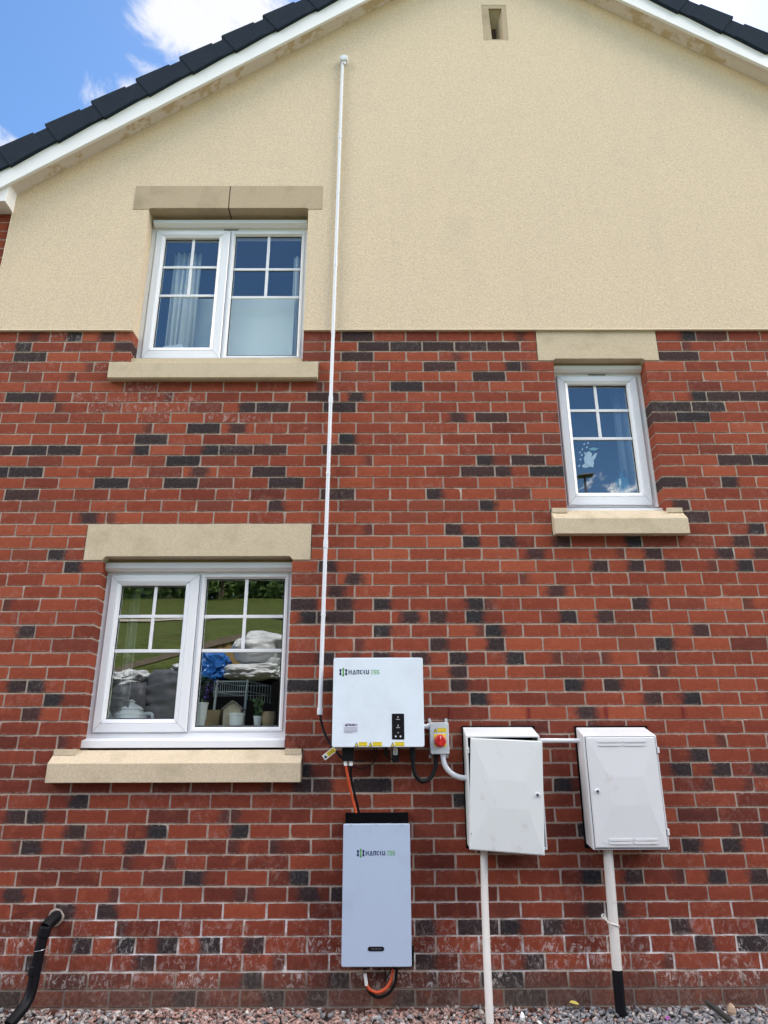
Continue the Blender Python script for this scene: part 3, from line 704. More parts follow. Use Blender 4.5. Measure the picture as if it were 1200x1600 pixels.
def window(w):
    win = thing('window', None, None); win['label'] = w['label']
    win.parent = house
    Yf, Ys, Yg = REV, REV-.016, REV+.012
    fr = w['frame']; x0 = avgx([fr[0], fr[3]], Yf); x1 = avgx([fr[1], fr[2]], Yf)
    x1 = max(x1, w['o'][1]+.004) if w['id'] != 'small' else x1
    x0 = min(x0, w['o'][0]+.001) if w['id'] == 'small' else x0
    zt = uz(300, fr[0][1], Yf); zb = uz(300, fr[3][1], Yf)
    win.location = ((x0+x1)/2-house.location.x, Yf, zb)
    A = rect(*w['ga'], Yg); S = rect(*w['sash'], Ys)
    Bq = rect(*w['gb'], Yg) if w['gb'] else None
    f = MB(); Yb = Yf+.06
    e = .014
    axr = A[1]+e if Bq is None else A[1]+e
    f.box(x0, A[0]-e, Yf, Yb, zb, zt)
    top = min(A[3], Bq[3]) if Bq else A[3]
    f.box(A[0]-e, x1, Yf, Yb, A[3]+e, zt) if Bq is None else f.box(A[0]-e, x1, Yf, Yb, max(A[3], Bq[3])+e, zt)
    f.box(A[0]-e, x1, Yf, Yb, zb, (A[2] if Bq is None else min(A[2], Bq[2]))-e)
    if Bq:
        f.box(A[1]+e, Bq[0]-e, Yf, Yb, min(A[2], Bq[2])-e, max(A[3], Bq[3])+e)
        f.box(Bq[1]+e, x1, Yf, Yb, min(A[2], Bq[2])-e, max(A[3], Bq[3])+e)
    else: f.box(A[1]+e, x1, Yf, Yb, A[2]-e, A[3]+e)
    f.build('window_frame', M['upvc'], win, bevel=.002)
    def corners(r, g=0): return [(r[0]-g, r[2]-g), (r[1]+g, r[2]-g), (r[1]+g, r[3]+g), (r[0]-g, r[3]+g)]
    s = MB()
    s.ring(corners(S), corners(A), [(0, Yf+.001), (0, Ys+.004), (.07, Ys), (.62, Ys), (.66, Ys+.0035), (.70, Ys), (.97, Ys+.010), (1, Yg+.004), (1, Yf+.045), (0, Yf+.045)])
    sash = s.build('sash', M['upvc'], win)
    # seal line round the sash, darkened to deepen the shadow there, and mitre seams
    oc, ic = corners(S, -.001), corners(A, .008)
    for k in range(4):
        a_, b_ = Vector((oc[k][0], 0, oc[k][1])), Vector((ic[k][0], 0, ic[k][1])); dd = (b_-a_).normalized(); nn = Vector((-dd.z, 0, dd.x))*.0008
        mt_ = MB(); mt_.prism([((a_+nn).x, (a_+nn).z), ((a_-nn).x, (a_-nn).z), ((b_-nn).x, (b_-nn).z), ((b_+nn).x, (b_+nn).z)], Ys-.0005, Ys+.0005); mt_.build('mitre_seam', M['seam'], sash)
    g_ = MB(); g_.ring(corners(S, .0035), corners(S, -.002), [(0, Yf-.0012), (1, Yf-.0012), (1, Yf+.001), (0, Yf+.001)])
    g_.build('seal', M['seam'], sash)
    def pane(r, bars, par):
        p = MB(); p.box(r[0]-.004, r[1]+.004, Yg+.006, Yg+.010, r[2]-.004, r[3]+.004); p.build('glass_pane', M['glass'], win)
        gk = MB(); gk.ring(corners(r, .003), corners(r, -.005), [(0, Yg+.001), (1, Yg+.001), (1, Yg+.0055), (0, Yg+.0055)]); gk.build('gasket', M['gasket'], win)
        hs, (va, vb) = bars
        b = MB(); yb0, yb1 = Yg-.001, Yg+.0055
        zs_ = [uz((r[0])*0+300, y, Yg) for y in hs]
        xv = avgx([va, vb], Yg); hw = .0105
        for z in zs_: b.box(r[0]+.001, r[1]-.001, yb0, yb1, z-hw, z+hw)
        b.box(xv-hw, xv+hw, yb0+.0006, yb1, zs_[1]+hw, r[3]-.001)
        b.build('glazing_bar', M['upvc'], win, bevel=.003)
    pane(A, w['bars_a'], sash)
    if Bq:
        bd = MB(); bd.ring(corners(Bq, e+.012), corners(Bq), [(0, Yf-.004), (.08, Yf-.007), (.55, Yf-.006), (1, Yg+.003), (1, Yb), (0, Yb)])
        bd.build('glazing_bead', M['upvc'], win)
        pane(Bq, w['bars_b'], None)
    # weather strip over the head, with the trickle vent slot
    hx0, hx1, hy0, hy1 = w['head']; ha, hb = uz(350, hy1, .06), uz(350, hy0, .06)
    xs0, xs1 = ux(hx0, hy0, .06), ux(hx1, hy0, .06)
    d = MB(); hgt = hb-ha
    d.prism_x([(.060, ha+hgt*.35), (.060, hb), (Yf+.001, hb+.012), (Yf+.001, ha), (.085, ha)], xs0, min(xs1, w['o'][1]-.001))
    dr = d.build('head_drip', M['upvc'], win, bevel=.0015)
    if w['id'] != 'lower':
        cx = (xs0+xs1)/2; tw = .055 if w['id'] == 'upper' else .06
        t_ = MB(); zz = ha-.006; t_.box(cx-tw, cx+tw, Yf-.003, Yf-.0002, zz-.0045, zz+.0015); t_.build('trickle_slot', M['gasket'], win)
    # projecting plastic cill
    cx0, cx1, cy0, cy1 = w['cill']; c = MB(); yo = .045
    za, zc_ = uz(300, cy1, yo), uz(300, cy0, yo)
    c.prism_x([(yo, za), (yo, zc_-.003), (Yf+.002, zc_+.012), (Yf+.002, za), ], ux(cx0, cy0, yo), min(ux(cx1, cy1, yo), w['o'][1]-.001) if w['id'] != 'small' else min(ux(cx1, cy1, yo), w['o'][1]-.001))
    c.build('cill', M['upvc'], win, bevel=.002)
    for a_, b_ in ((w['o'][0], x0+.012), (w['o'][1]-.008, w['o'][1]+.0015)): sl = MB(); sl.box(a_, b_, Yf-.004, Yf+.012, zb, zt-.01); sl.build('sealant', M['upvc_d'], win)
    w.update(x0=x0, x1=x1, zb=zb, zt=zt, A=A, B=Bq)
    return win
for w in WIN: window(w)

# rooms behind the glass, the rest of the shell
def room(x0, x1, z0, z1, y1, m):
    mb = MB(); y0 = .172; t = .08
    mb.box(x0-t, x0, y0, y1, z0-t, z1+t); mb.box(x1, x1+t, y0, y1, z0-t, z1+t)
    mb.box(x0, x1, y0, y1, z0-t, z0); mb.box(x0, x1, y0, y1, z1, z1+t); mb.box(x0-t, x1+t, y1, y1+t, z0-t, z1+t)
    return mb.build('room', m, house)
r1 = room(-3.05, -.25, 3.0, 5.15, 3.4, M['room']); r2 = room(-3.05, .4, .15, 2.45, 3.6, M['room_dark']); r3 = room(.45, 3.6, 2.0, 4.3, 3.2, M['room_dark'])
# inner leaf of the front wall, behind the brick
mb = MB()
zs = sorted({0.0, 5.2} | {v for w in WIN for v in w['o'][2:]})
for za, zb_ in zip(zs[:-1], zs[1:]):
    zm = (za+zb_)/2; cs = sorted([w['o'][:2] for w in WIN if w['o'][2] < zm < w['o'][3]]); x = XL+.01
    for a, b in cs: mb.box(x, a-.002, .119, .17, za, zb_); x = b+.002
    mb.box(x, XR-.01, .119, .17, za, zb_)
mb.build('inner_leaf', M['room'], house)
bm_ = mat('plain_brick_side', (.26, .07, .045), .9, .3, 25)
mb = MB(); mb.box(XL, XL+.1, .172, 8, -.1, ez); mb.box(XR-.1, XR, .172, 8, -.1, roofz(XR)); mb.prism([(XL+.1, -.1), (XR-.1, -.1), (XR-.1, roofz(XR)), (XA, ZA), (XL+.1, roofz(XL))], 7.9, 8)
mb.prism([(XL+.12, 5.25), (XR-.12, 5.25), (XR-.12, roofz(XR-.12)), (XA, ZA-.02), (XL+.12, max(5.3, roofz(XL+.12)))], .11, .16)
mb.build('side_and_back_wall', bm_, house)
# dark red weep vents in the mortar joints
for (x, y) in ((705, 1115), (828, 1115), (951.7, 1115), (1067.7, 1113)):
    X, Z = U(x, y); v = MB()
    X = round((X-XPH)/BW)*BW+XPH
    v.box(X-.0045, X+.0045, -.003, .02, JZ[33]+.006, JZ[32]-.006)
    for k in range(5): zz = JZ[33]+.012+k*.012; v.box(X-.007, X+.007, -.0055, -.003, zz, zz+.005)
    v.build('weep_vent', M['weep'], house)
# ------------------------------------------------------------------ equipment on the wall
def logo(parent, x0, x1, zc_, y):
    """mark and lettering, scaled to width x0..x1"""
    w = x1-x0; k = w/62.0; th = .0006
    def seg(mb, a, b, t=1.5):
        ax, az = x0+a[0]*k, zc_+a[1]*k; bx, bz = x0+b[0]*k, zc_+b[1]*k
        d = Vector((bx-ax, 0, bz-az)); n = Vector((-d.z, 0, d.x)).normalized()*(t*k/2); dn = d.normalized()*(t*k*.35)
        p = [(ax-dn.x+n.x, az-dn.z+n.z), (ax-dn.x-n.x, az-dn.z-n.z), (bx+dn.x-n.x, bz+dn.z-n.z), (bx+dn.x+n.x, bz+dn.z+n.z)]
        mb.prism(p, y-th, y+.0004)
    def poly(mb, pts, t=1.5):
        for a, b in zip(pts[:-1], pts[1:]): seg(mb, a, b, t)
    def dot(mb, x, z, r): mb.lathe((x0+x*k, y-th, zc_+z*k), [(r*k*1.1, 0), (r*k*1.1, .001)], 'y', 14)
    n = MB()
    for xx in (1.4, 10.2):
        seg(n, (xx, -2.4), (xx, 2.4), 1.9); dot(n, xx, 3.0, 1.65); dot(n, xx, -3.0, 1.65)
    H = 3.0; t = 1.35
    b = 14.6; poly(n, [(b, -H), (b, H)], t); poly(n, [(b+3.4, -H), (b+3.4, H)], t); seg(n, (b, .2), (b+3.4, .2), 1.1)
    b = 20.6; poly(n, [(b, -H), (b+2.2, H), (b+4.0, -H), (b, -H)], 1.2)
    b = 27.0; poly(n, [(b, -H), (b, H*.9), (b+2.9, H*.9), (b+2.9, -H)], t)
    b = 32.4; poly(n, [(b+2.6, H*.9), (b, H*.7), (b, -H*.7), (b+2.6, -H*.9)], t)
    b = 36.2; seg(n, (b, .1), (b+1.7, .1), 1.0); poly(n, [(b+2.1, H), (b+2.1, -H)], t)
    b = 41.6; poly(n, [(b, H), (b, -H*.85), (b+3.2, -H*.85), (b+3.2, H)], t)
    n.build('logo_lettering', M['navy'], parent, fixn=True)
    g = MB(); seg(g, (5.8, 1.0), (5.8, 4.4), 2.3); dot(g, 5.8, 5.2, 1.35); seg(g, (5.8, -1.0), (5.8, -4.4), 2.3); dot(g, 5.8, -5.2, 1.35); seg(g, (5.8, -1), (5.8, 1), .5)
    g.build('logo_mark', M['green'], parent, fixn=True)
    g = MB(); b = 48.8
    for zz in (H*.92, 0, -H*.92): seg(g, (b, zz), (b+3.0, zz), .95)
    for b in (53.6, 58.2): poly(g, [(b+2.8, H*.92), (b, H*.92), (b, 0), (b+2.8, 0), (b+2.8, -H*.92), (b, -H*.92)], .95)
    g.build('logo_lettering', M['green'], parent, fixn=True)

def warn(parent, x0, x1, z0, z1, y, lines=2):
    """white triangle sign and yellow panel of small print"""
    h = z1-z0; tw = h*1.0
    a = MB(); a.box(x0+tw*1.0, x1, y-.0006, y, z0+h*.06, z1); 
    lab = a.build('warning_label', M['yellow'], parent)
    t = MB(); t.prism([(x0, z0), (x0+tw*.98, z0), (x0+tw*.49, z1)], y-.0006, y); t.build('triangle', M['ink'], lab)
    t = MB(); t.prism([(x0+tw*.17, z0+h*.10), (x0+tw*.81, z0+h*.10), (x0+tw*.49, z1-h*.24)], y-.001, y-.0006); t.build('triangle_field', M['yellow'], lab)
    t = MB(); cx = x0+tw*.49; t.prism([(cx+h*.03, z0+h*.62), (cx-h*.10, z0+h*.36), (cx, z0+h*.36), (cx-h*.03, z0+h*.15), (cx+h*.10, z0+h*.44), (cx, z0+h*.44)], y-.0013, y-.001); t.build('bolt_symbol', M['ink'], lab)
    t = MB(); lx0, lx1 = x0+tw*1.1, x1-h*.1
    for i in range(lines):
        zz = z0+h*(.30+.5*i/max(1, lines-1)); 
        q = lx0
        while q < lx1-h*.1:
            l = random.uniform(.18, .5)*h; t.box(q, min(lx1, q+l), y-.001, y-.0006, zz-h*.055, zz+h*.055); q += l+h*.09
    t.build('small_print', M['ink'], lab)

def cover(mb, x0, x1, z0, z1, yf, yb, r=.012, n=5):
    """box with rounded vertical-plane corners"""
    pts = []
    for cx, cz, a0 in ((x1-r, z0+r, -90), (x1-r, z1-r, 0), (x0+r, z1-r, 90), (x0+r, z0+r, 180)):
        for i in range(n+1): a = math.radians(a0+90*i/n); pts.append((cx+r*math.cos(a), cz+r*math.sin(a)))
    mb.prism(pts, yf, yb)

# --- inverter
YI = -.185
ix0, ix1 = avgx([(521, 1028), (518.8, 1166)], YI), avgx([(660.8, 1028), (663, 1166)], YI); iz1, iz0 = uz(590, 1027.6, YI), uz(590, 1167.5, YI)
inv = thing('inverter', 'square white inverter box with blue and green lettering fixed high above the battery', 'inverter', ((ix0+ix1)/2, 0, iz0))
mb = MB(); cover(mb, ix0+.004, ix1-.004, iz0+.004, iz1-.004, YI+.012, -.062, .014); mb.build('casing', M['white'], inv, bevel=.004)
mb = MB(); cover(mb, ix0, ix1, iz0, iz1, YI, YI+.012, .012); mb.build('front_cover', M['white'], inv, bevel=.0035, seg=3)
mb = MB(); mb.box(ix0+.06, ix1-.06, -.0615, -.001, iz0+.05, iz1-.06)
for k in range(14): xx = ix0+.05+k*(ix1-ix0-.1)/13; mb.box(xx, xx+.004, -.0618, -.02, iz0+.02, iz1-.03)
mb.build('heat_sink', M['blackm'], inv)
logo(inv, ux(530.5, 1050, YI), ux(593.2, 1050, YI), uz(560, 1050.2, YI), YI)
px0, px1, pz0, pz1 = ux(612.3, 1135, YI), ux(631.6, 1135, YI), uz(620, 1155.5, YI), uz(620, 1115, YI)
mb = MB(); cover(mb, px0, px1, pz0, pz1, YI-.0015, YI, .005); dp = mb.build('display_panel', M['black'], inv, bevel=.0006)
cx = (px0+px1)/2; hh = pz1-pz0
def icon(f): q_ = MB(); f(q_); q_.build('status_icon', M['led'], dp)
for zz in (pz1-hh*.12, pz1-hh*.45): icon(lambda q_: q_.prism([(cx-.0022, zz-.002), (cx-.0022, zz-.006), (cx+.0022, zz-.006), (cx+.0022, zz-.001), (cx, zz+.004)], YI-.002, YI-.0015))
for zz in (pz1-hh*.225, pz1-hh*.545): icon(lambda q_: q_.box(cx-.010, cx+.010, YI-.002, YI-.0015, zz-.0011, zz+.0011))
for s_ in (-1, 1): icon(lambda q_: q_.lathe((cx+s_*.013, YI-.002, pz0+hh*.12), [(.005, 0), (.005, .0005)], 'y', 12))
icon(lambda q_: q_.lathe((cx, YI-.002, pz0+hh*.26), [(.003, 0), (.003, .0005)], 'y', 10))
nx0, nx1, nz0, nz1 = ux(536.3, 1137, YI), ux(559.7, 1137, YI), uz(548, 1145, YI), uz(548, 1129, YI)
mb = MB(); cover(mb, nx0, nx1, nz0, nz1, YI-.0008, YI, .004); nl = mb.build('notice_label', M['paper'], inv)
put_text('notice_heading', 'Notice', .019, nx0+(nx1-nx0)*.60, YI-.0011, nz1-.012, M['ink'], nl, .0006)
mb = MB(); a = nx0+.008; mb.prism([(a, nz1-.019), (a+.016, nz1-.019), (a+.008, nz1-.005)], YI-.0012, YI-.0008); mb.build('notice_triangle', M['ink'], nl)
mb = MB()
for k in range(5): mb.box(nx0+.006, nx1-(.006 if k < 4 else .03), YI-.0011, YI-.0008, nz1-.028-k*.0066, nz1-.0262-k*.0066)
mb.build('notice_print', M['ink'], nl)
for a, b in ((553.7, 573.9), (575.6, 596.8), (610.3, 631.6)):
    warn(inv, ux(a, 1162, YI), ux(b, 1162, YI), uz(600, 1166.3, YI), uz(600, 1159.3, YI), YI-.0002)
# underside fittings
def fitting(nm, m, xa, xb, ya, yb, Y0, Y1, lbl=None, bev=.002):
    q = MB(); xs_, xe = ux(xa, ya, Y0), ux(xb, ya, Y0); q.box(xs_, xe, Y0, Y1, uz((xa+xb)/2, yb, Y0), iz0+.0045); return q.build(nm, m, inv, bevel=bev)
fitting('connector_block', M['black'], 534.5, 552.5, 1172, 1189, -.15, -.08)
dg = fitting('data_dongle', M['black'], 612.5, 623.5, 1172, 1190.5, -.13, -.10)
mb = MB(); mb.box(ux(614.3, 1172, -.131), ux(621.2, 1172, -.131), -.1318, -.1301, uz(618, 1179.5, -.13), uz(618, 1168.6, -.13)); lb = mb.build('dongle_label', M['paperw'], dg)
mb = MB()
for k in range(4): zz = uz(618, 1170.5+k*2.3, -.13); mb.box(ux(615.2, 1172, -.13), ux(619.5, 1172, -.13), -.1322, -.1318, zz-.0012, zz+.0012)
mb.build('label_print', M['ink'], lb)
fitting('connector_block', M['black'], 601, 606, 1172, 1180, -.13, -.09)
for px in (539.8, 547.6):
    q = MB(); c0 = W3(px, 1189, -.13); c1 = W3(px+.5, 1196.5, -.13); q.tube([c0, c1], .0105, 12); q.build('cable_plug', M['paperw'], inv, bevel=.001)
# cable gland to the isolator
q = MB(); c0 = W3(644.5, 1167, -.12); q.tube([(c0.x, -.12, iz0+.005), (c0.x, -.12, c0.z-.022), W3(644.5, 1182, -.12), W3(645, 1190, -.12)], .017, 14, [.017, .017, .0165, .0135]); q.build('cable_gland', M['black'], inv, smooth=False)

def cable(name, label, cat, pts, r, m, group=None, parent=None, k=8, n=10):
    q = MB(); q.tube(smooth_path(pts, k), r, n); o = q.build(name, m, parent, smooth=True)
    if label: tag(o, label, cat, group)
    return o
cable('flexible_cable', 'thick black flexible cable looping from the inverter to the isolator switch', 'cable',
      [W3(645, 1189, -.12), W3(646.5, 1203, -.12), W3(651, 1214, -.115), W3(660, 1221, -.11), W3(671, 1217, -.10), W3(678.5, 1205, -.09), W3(681.3, 1190, -.085), W3(682, 1177, -.08)], .0115, M['cable'])
for i, (pts, lb) in enumerate((
    ([W3(585, 1168, -.11), W3(583, 1180, -.11), W3(574, 1187, -.11), W3(560, 1189, -.12), W3(549, 1188, -.12)], 'thin black cable under the inverter, uppermost of the three loops'),
    ([W3(588, 1168, -.10), W3(588, 1183, -.10), W3(580, 1195, -.10), W3(566, 1201, -.11), W3(551, 1197, -.12), W3(545, 1190, -.12)], 'thin black cable under the inverter, lowest hanging of the three loops'),
    ([W3(598, 1168, -.10), W3(603, 1181, -.10), W3(612, 1186, -.11), W3(616, 1184, -.115)], 'thin short black cable curving across to the label-tagged plug under the inverter'))):
    cable('thin_cable', lb, 'cable', pts, .0032, M['cable'], 'thin cables under the inverter')
c_or = [W3(540.4, 1196, -.13), W3(543, 1212, -.12), W3(547, 1232, -.10), W3(552, 1252, -.08), W3(556.5, 1270, -.07)]
c_bk = [W3(548, 1196, -.13), W3(548.5, 1212, -.11), W3(552, 1232, -.095), W3(557, 1252, -.075), W3(561, 1270, -.06)]
cable('battery_cable', 'orange cable running down from the inverter to the top of the battery', 'cable', c_or, .0068, M['orange'], 'battery cables between the two boxes')
cable('battery_cable', 'black cable running beside the orange one from inverter to battery', 'cable', c_bk, .0068, M['cable'], 'battery cables between the two boxes')

# --- roof conduit down the wall
def conduit():
    t = thing('conduit', 'long thin white conduit pipe running up the wall to the gable', 'pipe', (ux(500, 1118, -.03), 0, uz(500, 1118, -.03)))
    Yc = -.042; r = .0125
    top = W3(535.2, 99, Yc); bot = W3(499.6, 1117, Yc); bot.x = bot.x
    q = MB(); q.tube([bot.lerp(top, i/12) for i in range(13)], r, 16); q.build('pipe', M['pipe'], t, smooth=True)
    def at(y):
        f = 0; 
        a, b = 0., 1.
        for _ in range(30):
            m_ = (a+b)/2; p = bot.lerp(top, m_); v = p-Vector((0, -CD, ZC)); yy = 800-F_*v.dot(AU)/v.dot(AF)
            if yy > y: a = m_
            else: b = m_
        return bot.lerp(top, a)
    for y in (213, 411, 625, 850):
        p = at(y); q = MB(); q.lathe(p, [(r, -.03), (.0150, -.028), (.0155, 0), (.0150, .028), (r, .03)], 'z', 16); q.build('coupler', M['pipe'], t)
    for y in (300, 520, 740, 960):
        p = at(y); q = MB(); q.box(p.x-.012, p.x+.012, Yc+.008, -.001 if y > 517 else -.014, p.z-.011, p.z+.011); q.lathe((p.x, p.y, p.z), [(.0142, -.009), (.0142, .009)], 'z', 16); q.build('saddle_clip', M['pipe'], t)
    q = MB(); q.lathe((bot.x, bot.y, bot.z+.0), [(.0150, .0), (.0160, .004), (.0160, .034), (.0150, .038)], 'z', 16); q.build('end_coupler', M['pipe'], t)
    bx, bz = U(537.2, 90.5, -.06)
    q = MB(); q.lathe((bx, -.066, bz), [(.030, 0), (.033, .004), (.033, .05)], 'y', 24); bxo = q.build('junction_box', M['pipe'], t)
    q = MB(); q.lathe((bx, -.069, bz), [(.012, 0), (.026, .001), (.027, .003)], 'y', 20)
    for a_ in (50, 230):
        q.lathe((bx+.021*math.cos(math.radians(a_+90)), -.071, bz+.021*math.sin(math.radians(a_+90))), [(.004, 0), (.004, .003)], 'y', 8)
    q.build('box_lid', M['pipe'], bxo)
    q = MB(); q.tube([(bx, Yc, bz-.03), (bx-.001, Yc, bz-.055)], .0165, 14); q.build('box_spout', M['pipe'], bxo)
conduit()
pc = [W3(499.8, 1112, -.042), W3(502, 1128, -.045), W3(507, 1145, -.05), W3(515, 1160, -.06), W3(523, 1171, -.07), W3(531, 1181, -.08), W3(540, 1190, -.085), W3(545, 1198, -.09)]
solar = cable('solar_cable', 'black cable with yellow warning tag leaving the foot of the long conduit', 'cable', pc, .0072, M['cable'])
def tagcard():
    a, b = W3(505.5, 1184.5, -.078), W3(524, 1170, -.078)
    d = (b-a); d.y = 0; L_ = d.length; ang = -math.atan2(d.z, d.x)
    q = MB(); h = .010
    q.box(-L_/2, L_/2, -.0006, .0006, -.0155, .0155); o1 = q.build('warning_tag', M['paperw'], None)
    q = MB(); q.box(-L_/2+.026, L_/2-.003, -.0011, -.0006, -.011, .011); o2 = q.build('tag_panel', M['yellow'], None)
    q = MB(); q.prism([(-L_/2+.003, -.009), (-L_/2+.023, -.009), (-L_/2+.013, .010)], -.0011, -.0006)
    for k in range(3): q.box(-L_/2+.032, L_/2-.008, -.0015, -.0011, -.0075+k*.007, -.0055+k*.007)
    o3 = q.build('tag_print', M['ink'], None)
    T = Matrix.Translation((a+b)/2) @ Matrix.Rotation(ang, 4, 'Y')
    for o in (o1, o2, o3): o.data.transform(T)
    o1.parent = solar; o2.parent = o1; o3.parent = o1
tagcard()

# --- isolator switch
def isolator():
    Y = -.115
    x0, x1 = ux(671.7, 1150, Y), ux(701.6, 1150, Y); z1, z0 = uz(686, 1128.5, Y), uz(686, 1178.5, Y)
    t = thing('isolator_switch', 'grey isolator box with round red knob on a yellow plate between inverter and cabinet', 'switch', ((x0+x1)/2, 0, z0))
    q = MB(); cover(q, x0+.003, x1-.003, z0+.002, z1-.002, Y+.032, -.001, .006); q.build('back_box', M['grey'], t, bevel=.002)
    q = MB(); cover(q, x0+.002, x1, z0, z1, Y, Y+.030, .008); q.build('lid', M['grey'], t, bevel=.005, seg=3)
    for s in (x0-.002, x1-.014):
        for za_, zb2 in ((z1+.002, z1+.026), (z0-.02, z0-.002)): q = MB(); q.box(s, s+.016, -.016, -.001, za_, zb2); q.build('mounting_lug', M['grey'], t, bevel=.003)
    for s in (x0+.010, x1-.010):
        for zz in (z1-.010, z0+.010): q = MB(); q.lathe((s, Y-.0012, zz), [(.004, 0), (.0045, .002)], 'y', 10); q.build('lid_screw', M['upvc_d'], t)
    kx, kz = U(687.9, 1157.5, Y-.01); 
    q = MB(); hw = .033; q.box(kx-hw, kx+hw, Y-.003, Y, uz(688, 1166.5, Y), uz(688, 1147, Y)); q.build('yellow_plate', M['yellow'], t, bevel=.001)
    q = MB(); q.lathe((kx, Y-.026, kz), [(.024, 0), (.0305, .004), (.033, .012), (.034, .023)], 'y', 28); kn = q.build('knob', M['red'], t, bevel=.001)
    q = MB(); q.box(kx-.008, kx+.008, Y-.040, Y-.025, kz-.028, kz+.028); q.build('knob_grip', M['red'], kn, bevel=.004, seg=3)
    q = MB(); q.box(kx-.0015, kx+.0015, Y-.0405, Y-.0395, kz+.010, kz+.024); q.build('knob_pointer', M['paperw'], kn)
    warn(t, ux(677, 1140, Y), ux(697.5, 1140, Y), uz(688, 1144.3, Y), uz(688, 1137.6, Y), Y-.0002)
    q = MB(); p = W3(667, 1135, -.07); q.tube([(x0+.004, -.07, p.z), (x0-.010, -.07, p.z)], .017, 14); q.tube([(x0-.008, -.07, p.z), (ix1+.001-.006, -.07, p.z)], .012, 14); q.build('side_gland', M['pipe'], t)
    for px, mm, nm in ((682, 'black', 'bottom_gland'), (692.3, 'pipe', 'bottom_gland')):
        q = MB(); p = W3(px, 1180, -.08 if mm == 'black' else -.09); q.lathe((p.x, p.y, z0-.014), [(.013, 0), (.0165, .004), (.0165, .016)], 'z', 14); q.build(nm, M[mm], t)
isolator()
cable('flexible_conduit', 'thick white flexible conduit curving from the isolator switch into the left cabinet', 'pipe',
      [W3(692.2, 1176, -.09), W3(692.8, 1186, -.09), W3(696, 1197, -.09), W3(704, 1207, -.085), W3(714, 1213, -.08), W3(723, 1215.3, -.075), W3(731, 1215.5, -.07)], .0145, M['pipe'], n=14)

# --- battery
YB = -.165
bx0, bx1 = avgx([(536.9, 1288), (532.8, 1509)], YB), avgx([(640.9, 1288), (643.2, 1509)], YB); bz1, bz0 = uz(590, 1287.3, YB), uz(590, 1511.3, YB)
bat = thing('battery_unit', 'tall white battery box with black back and lettering, lowest box on the wall', 'battery', ((bx0+bx1)/2, 0, bz0))
q = MB(); cover(q, bx0, bx1, bz0, bz1, YB, YB+.028, .009); q.build('front_cover', M['white_shaded'], bat, bevel=.004, seg=3)
q = MB(); q.box(bx0+.002, bx1-.002, YB+.029, -.030, bz0+.004, bz1-.006); q.build('casing', M['blackm'], bat, bevel=.003)
ztb = uz(590, 1269.5, -.004)
q = MB(); q.box(bx0+.004, bx1-.004, -.0295, -.002, bz0-.02, ztb); q.box(bx0+.02, bx1+.016, -.026, -.003, bz0-.028, bz0+.06); q.build('wall_bracket', M['blackm'], bat, bevel=.001)
for px in (548.5, 588.5, 628): q = MB(); q.lathe((ux(px, 1288, YB), YB-.0012, bz1-.006), [(.0035, 0), (.004, .0015)], 'y', 10); q.build('cover_screw', M['metal'], bat)
logo(bat, ux(558, 1333, YB), ux(617.6, 1333, YB), uz(588, 1333, YB), YB)
q = MB(); cover(q, ux(574.7, 1482, YB), ux(600.2, 1482, YB), uz(588, 1486.3, YB), uz(588, 1479, YB), YB-.0015, YB, .010, 6); bd_ = q.build('badge', M['black'], bat)
q = MB(); xx = ux(580.5, 1482, YB); zz = uz(588, 1482.6, YB)
for k in range(7): q.box(xx+k*.0078, xx+k*.0078+.004, YB-.002, YB-.0015, zz-.004, zz+.004)
q.build('badge_print', mat('dark_grey_print', (.07, .07, .08), .5), bd_)
q = MB(); p = W3(570, 1512, -.11); q.tube([(p.x, -.11, bz0+.004), (p.x, -.11, bz0-.022)], .011, 12); q.build('cable_gland', M['black'], bat); q = MB()
p2 = W3(617, 1512, -.11); q.tube([(p2.x, -.11, bz0+.004), (p2.x, -.11, bz0-.02)], .009, 12); q.build('cable_gland', M['black'], bat)
q = MB(); q.tube([W3(570.3, 1521, -.11), W3(572.8, 1540, -.11)], .0085, 12); q.build('cable_plug', M['paperw'], bat)
cable('loop_cable', 'orange cable looping beneath the bottom of the battery', 'cable', [W3(572.5, 1537, -.11), W3(578, 1546, -.11), W3(590, 1550.5, -.11), W3(602, 1545, -.11), W3(610, 1533, -.11), W3(614.5, 1514, -.11)], .0075, M['orange'], 'cable loops under the battery')
cable('loop_cable', 'black cable looping just below the orange one under the battery', 'cable', [W3(571, 1536, -.10), W3(578, 1551, -.10), W3(592, 1558.5, -.10), W3(608, 1551, -.10), W3(617.5, 1535, -.10), W3(620, 1514, -.10)], .0072, M['cable'], 'cable loops under the battery')
cable('loop_cable', 'thin black cable crossing behind the orange loop under the battery', 'cable', [W3(600, 1512, -.07), W3(603, 1522, -.07), W3(601, 1533, -.07), W3(606, 1524, -.06), W3(612, 1513, -.06)], .0028, M['cable'], 'cable loops under the battery')

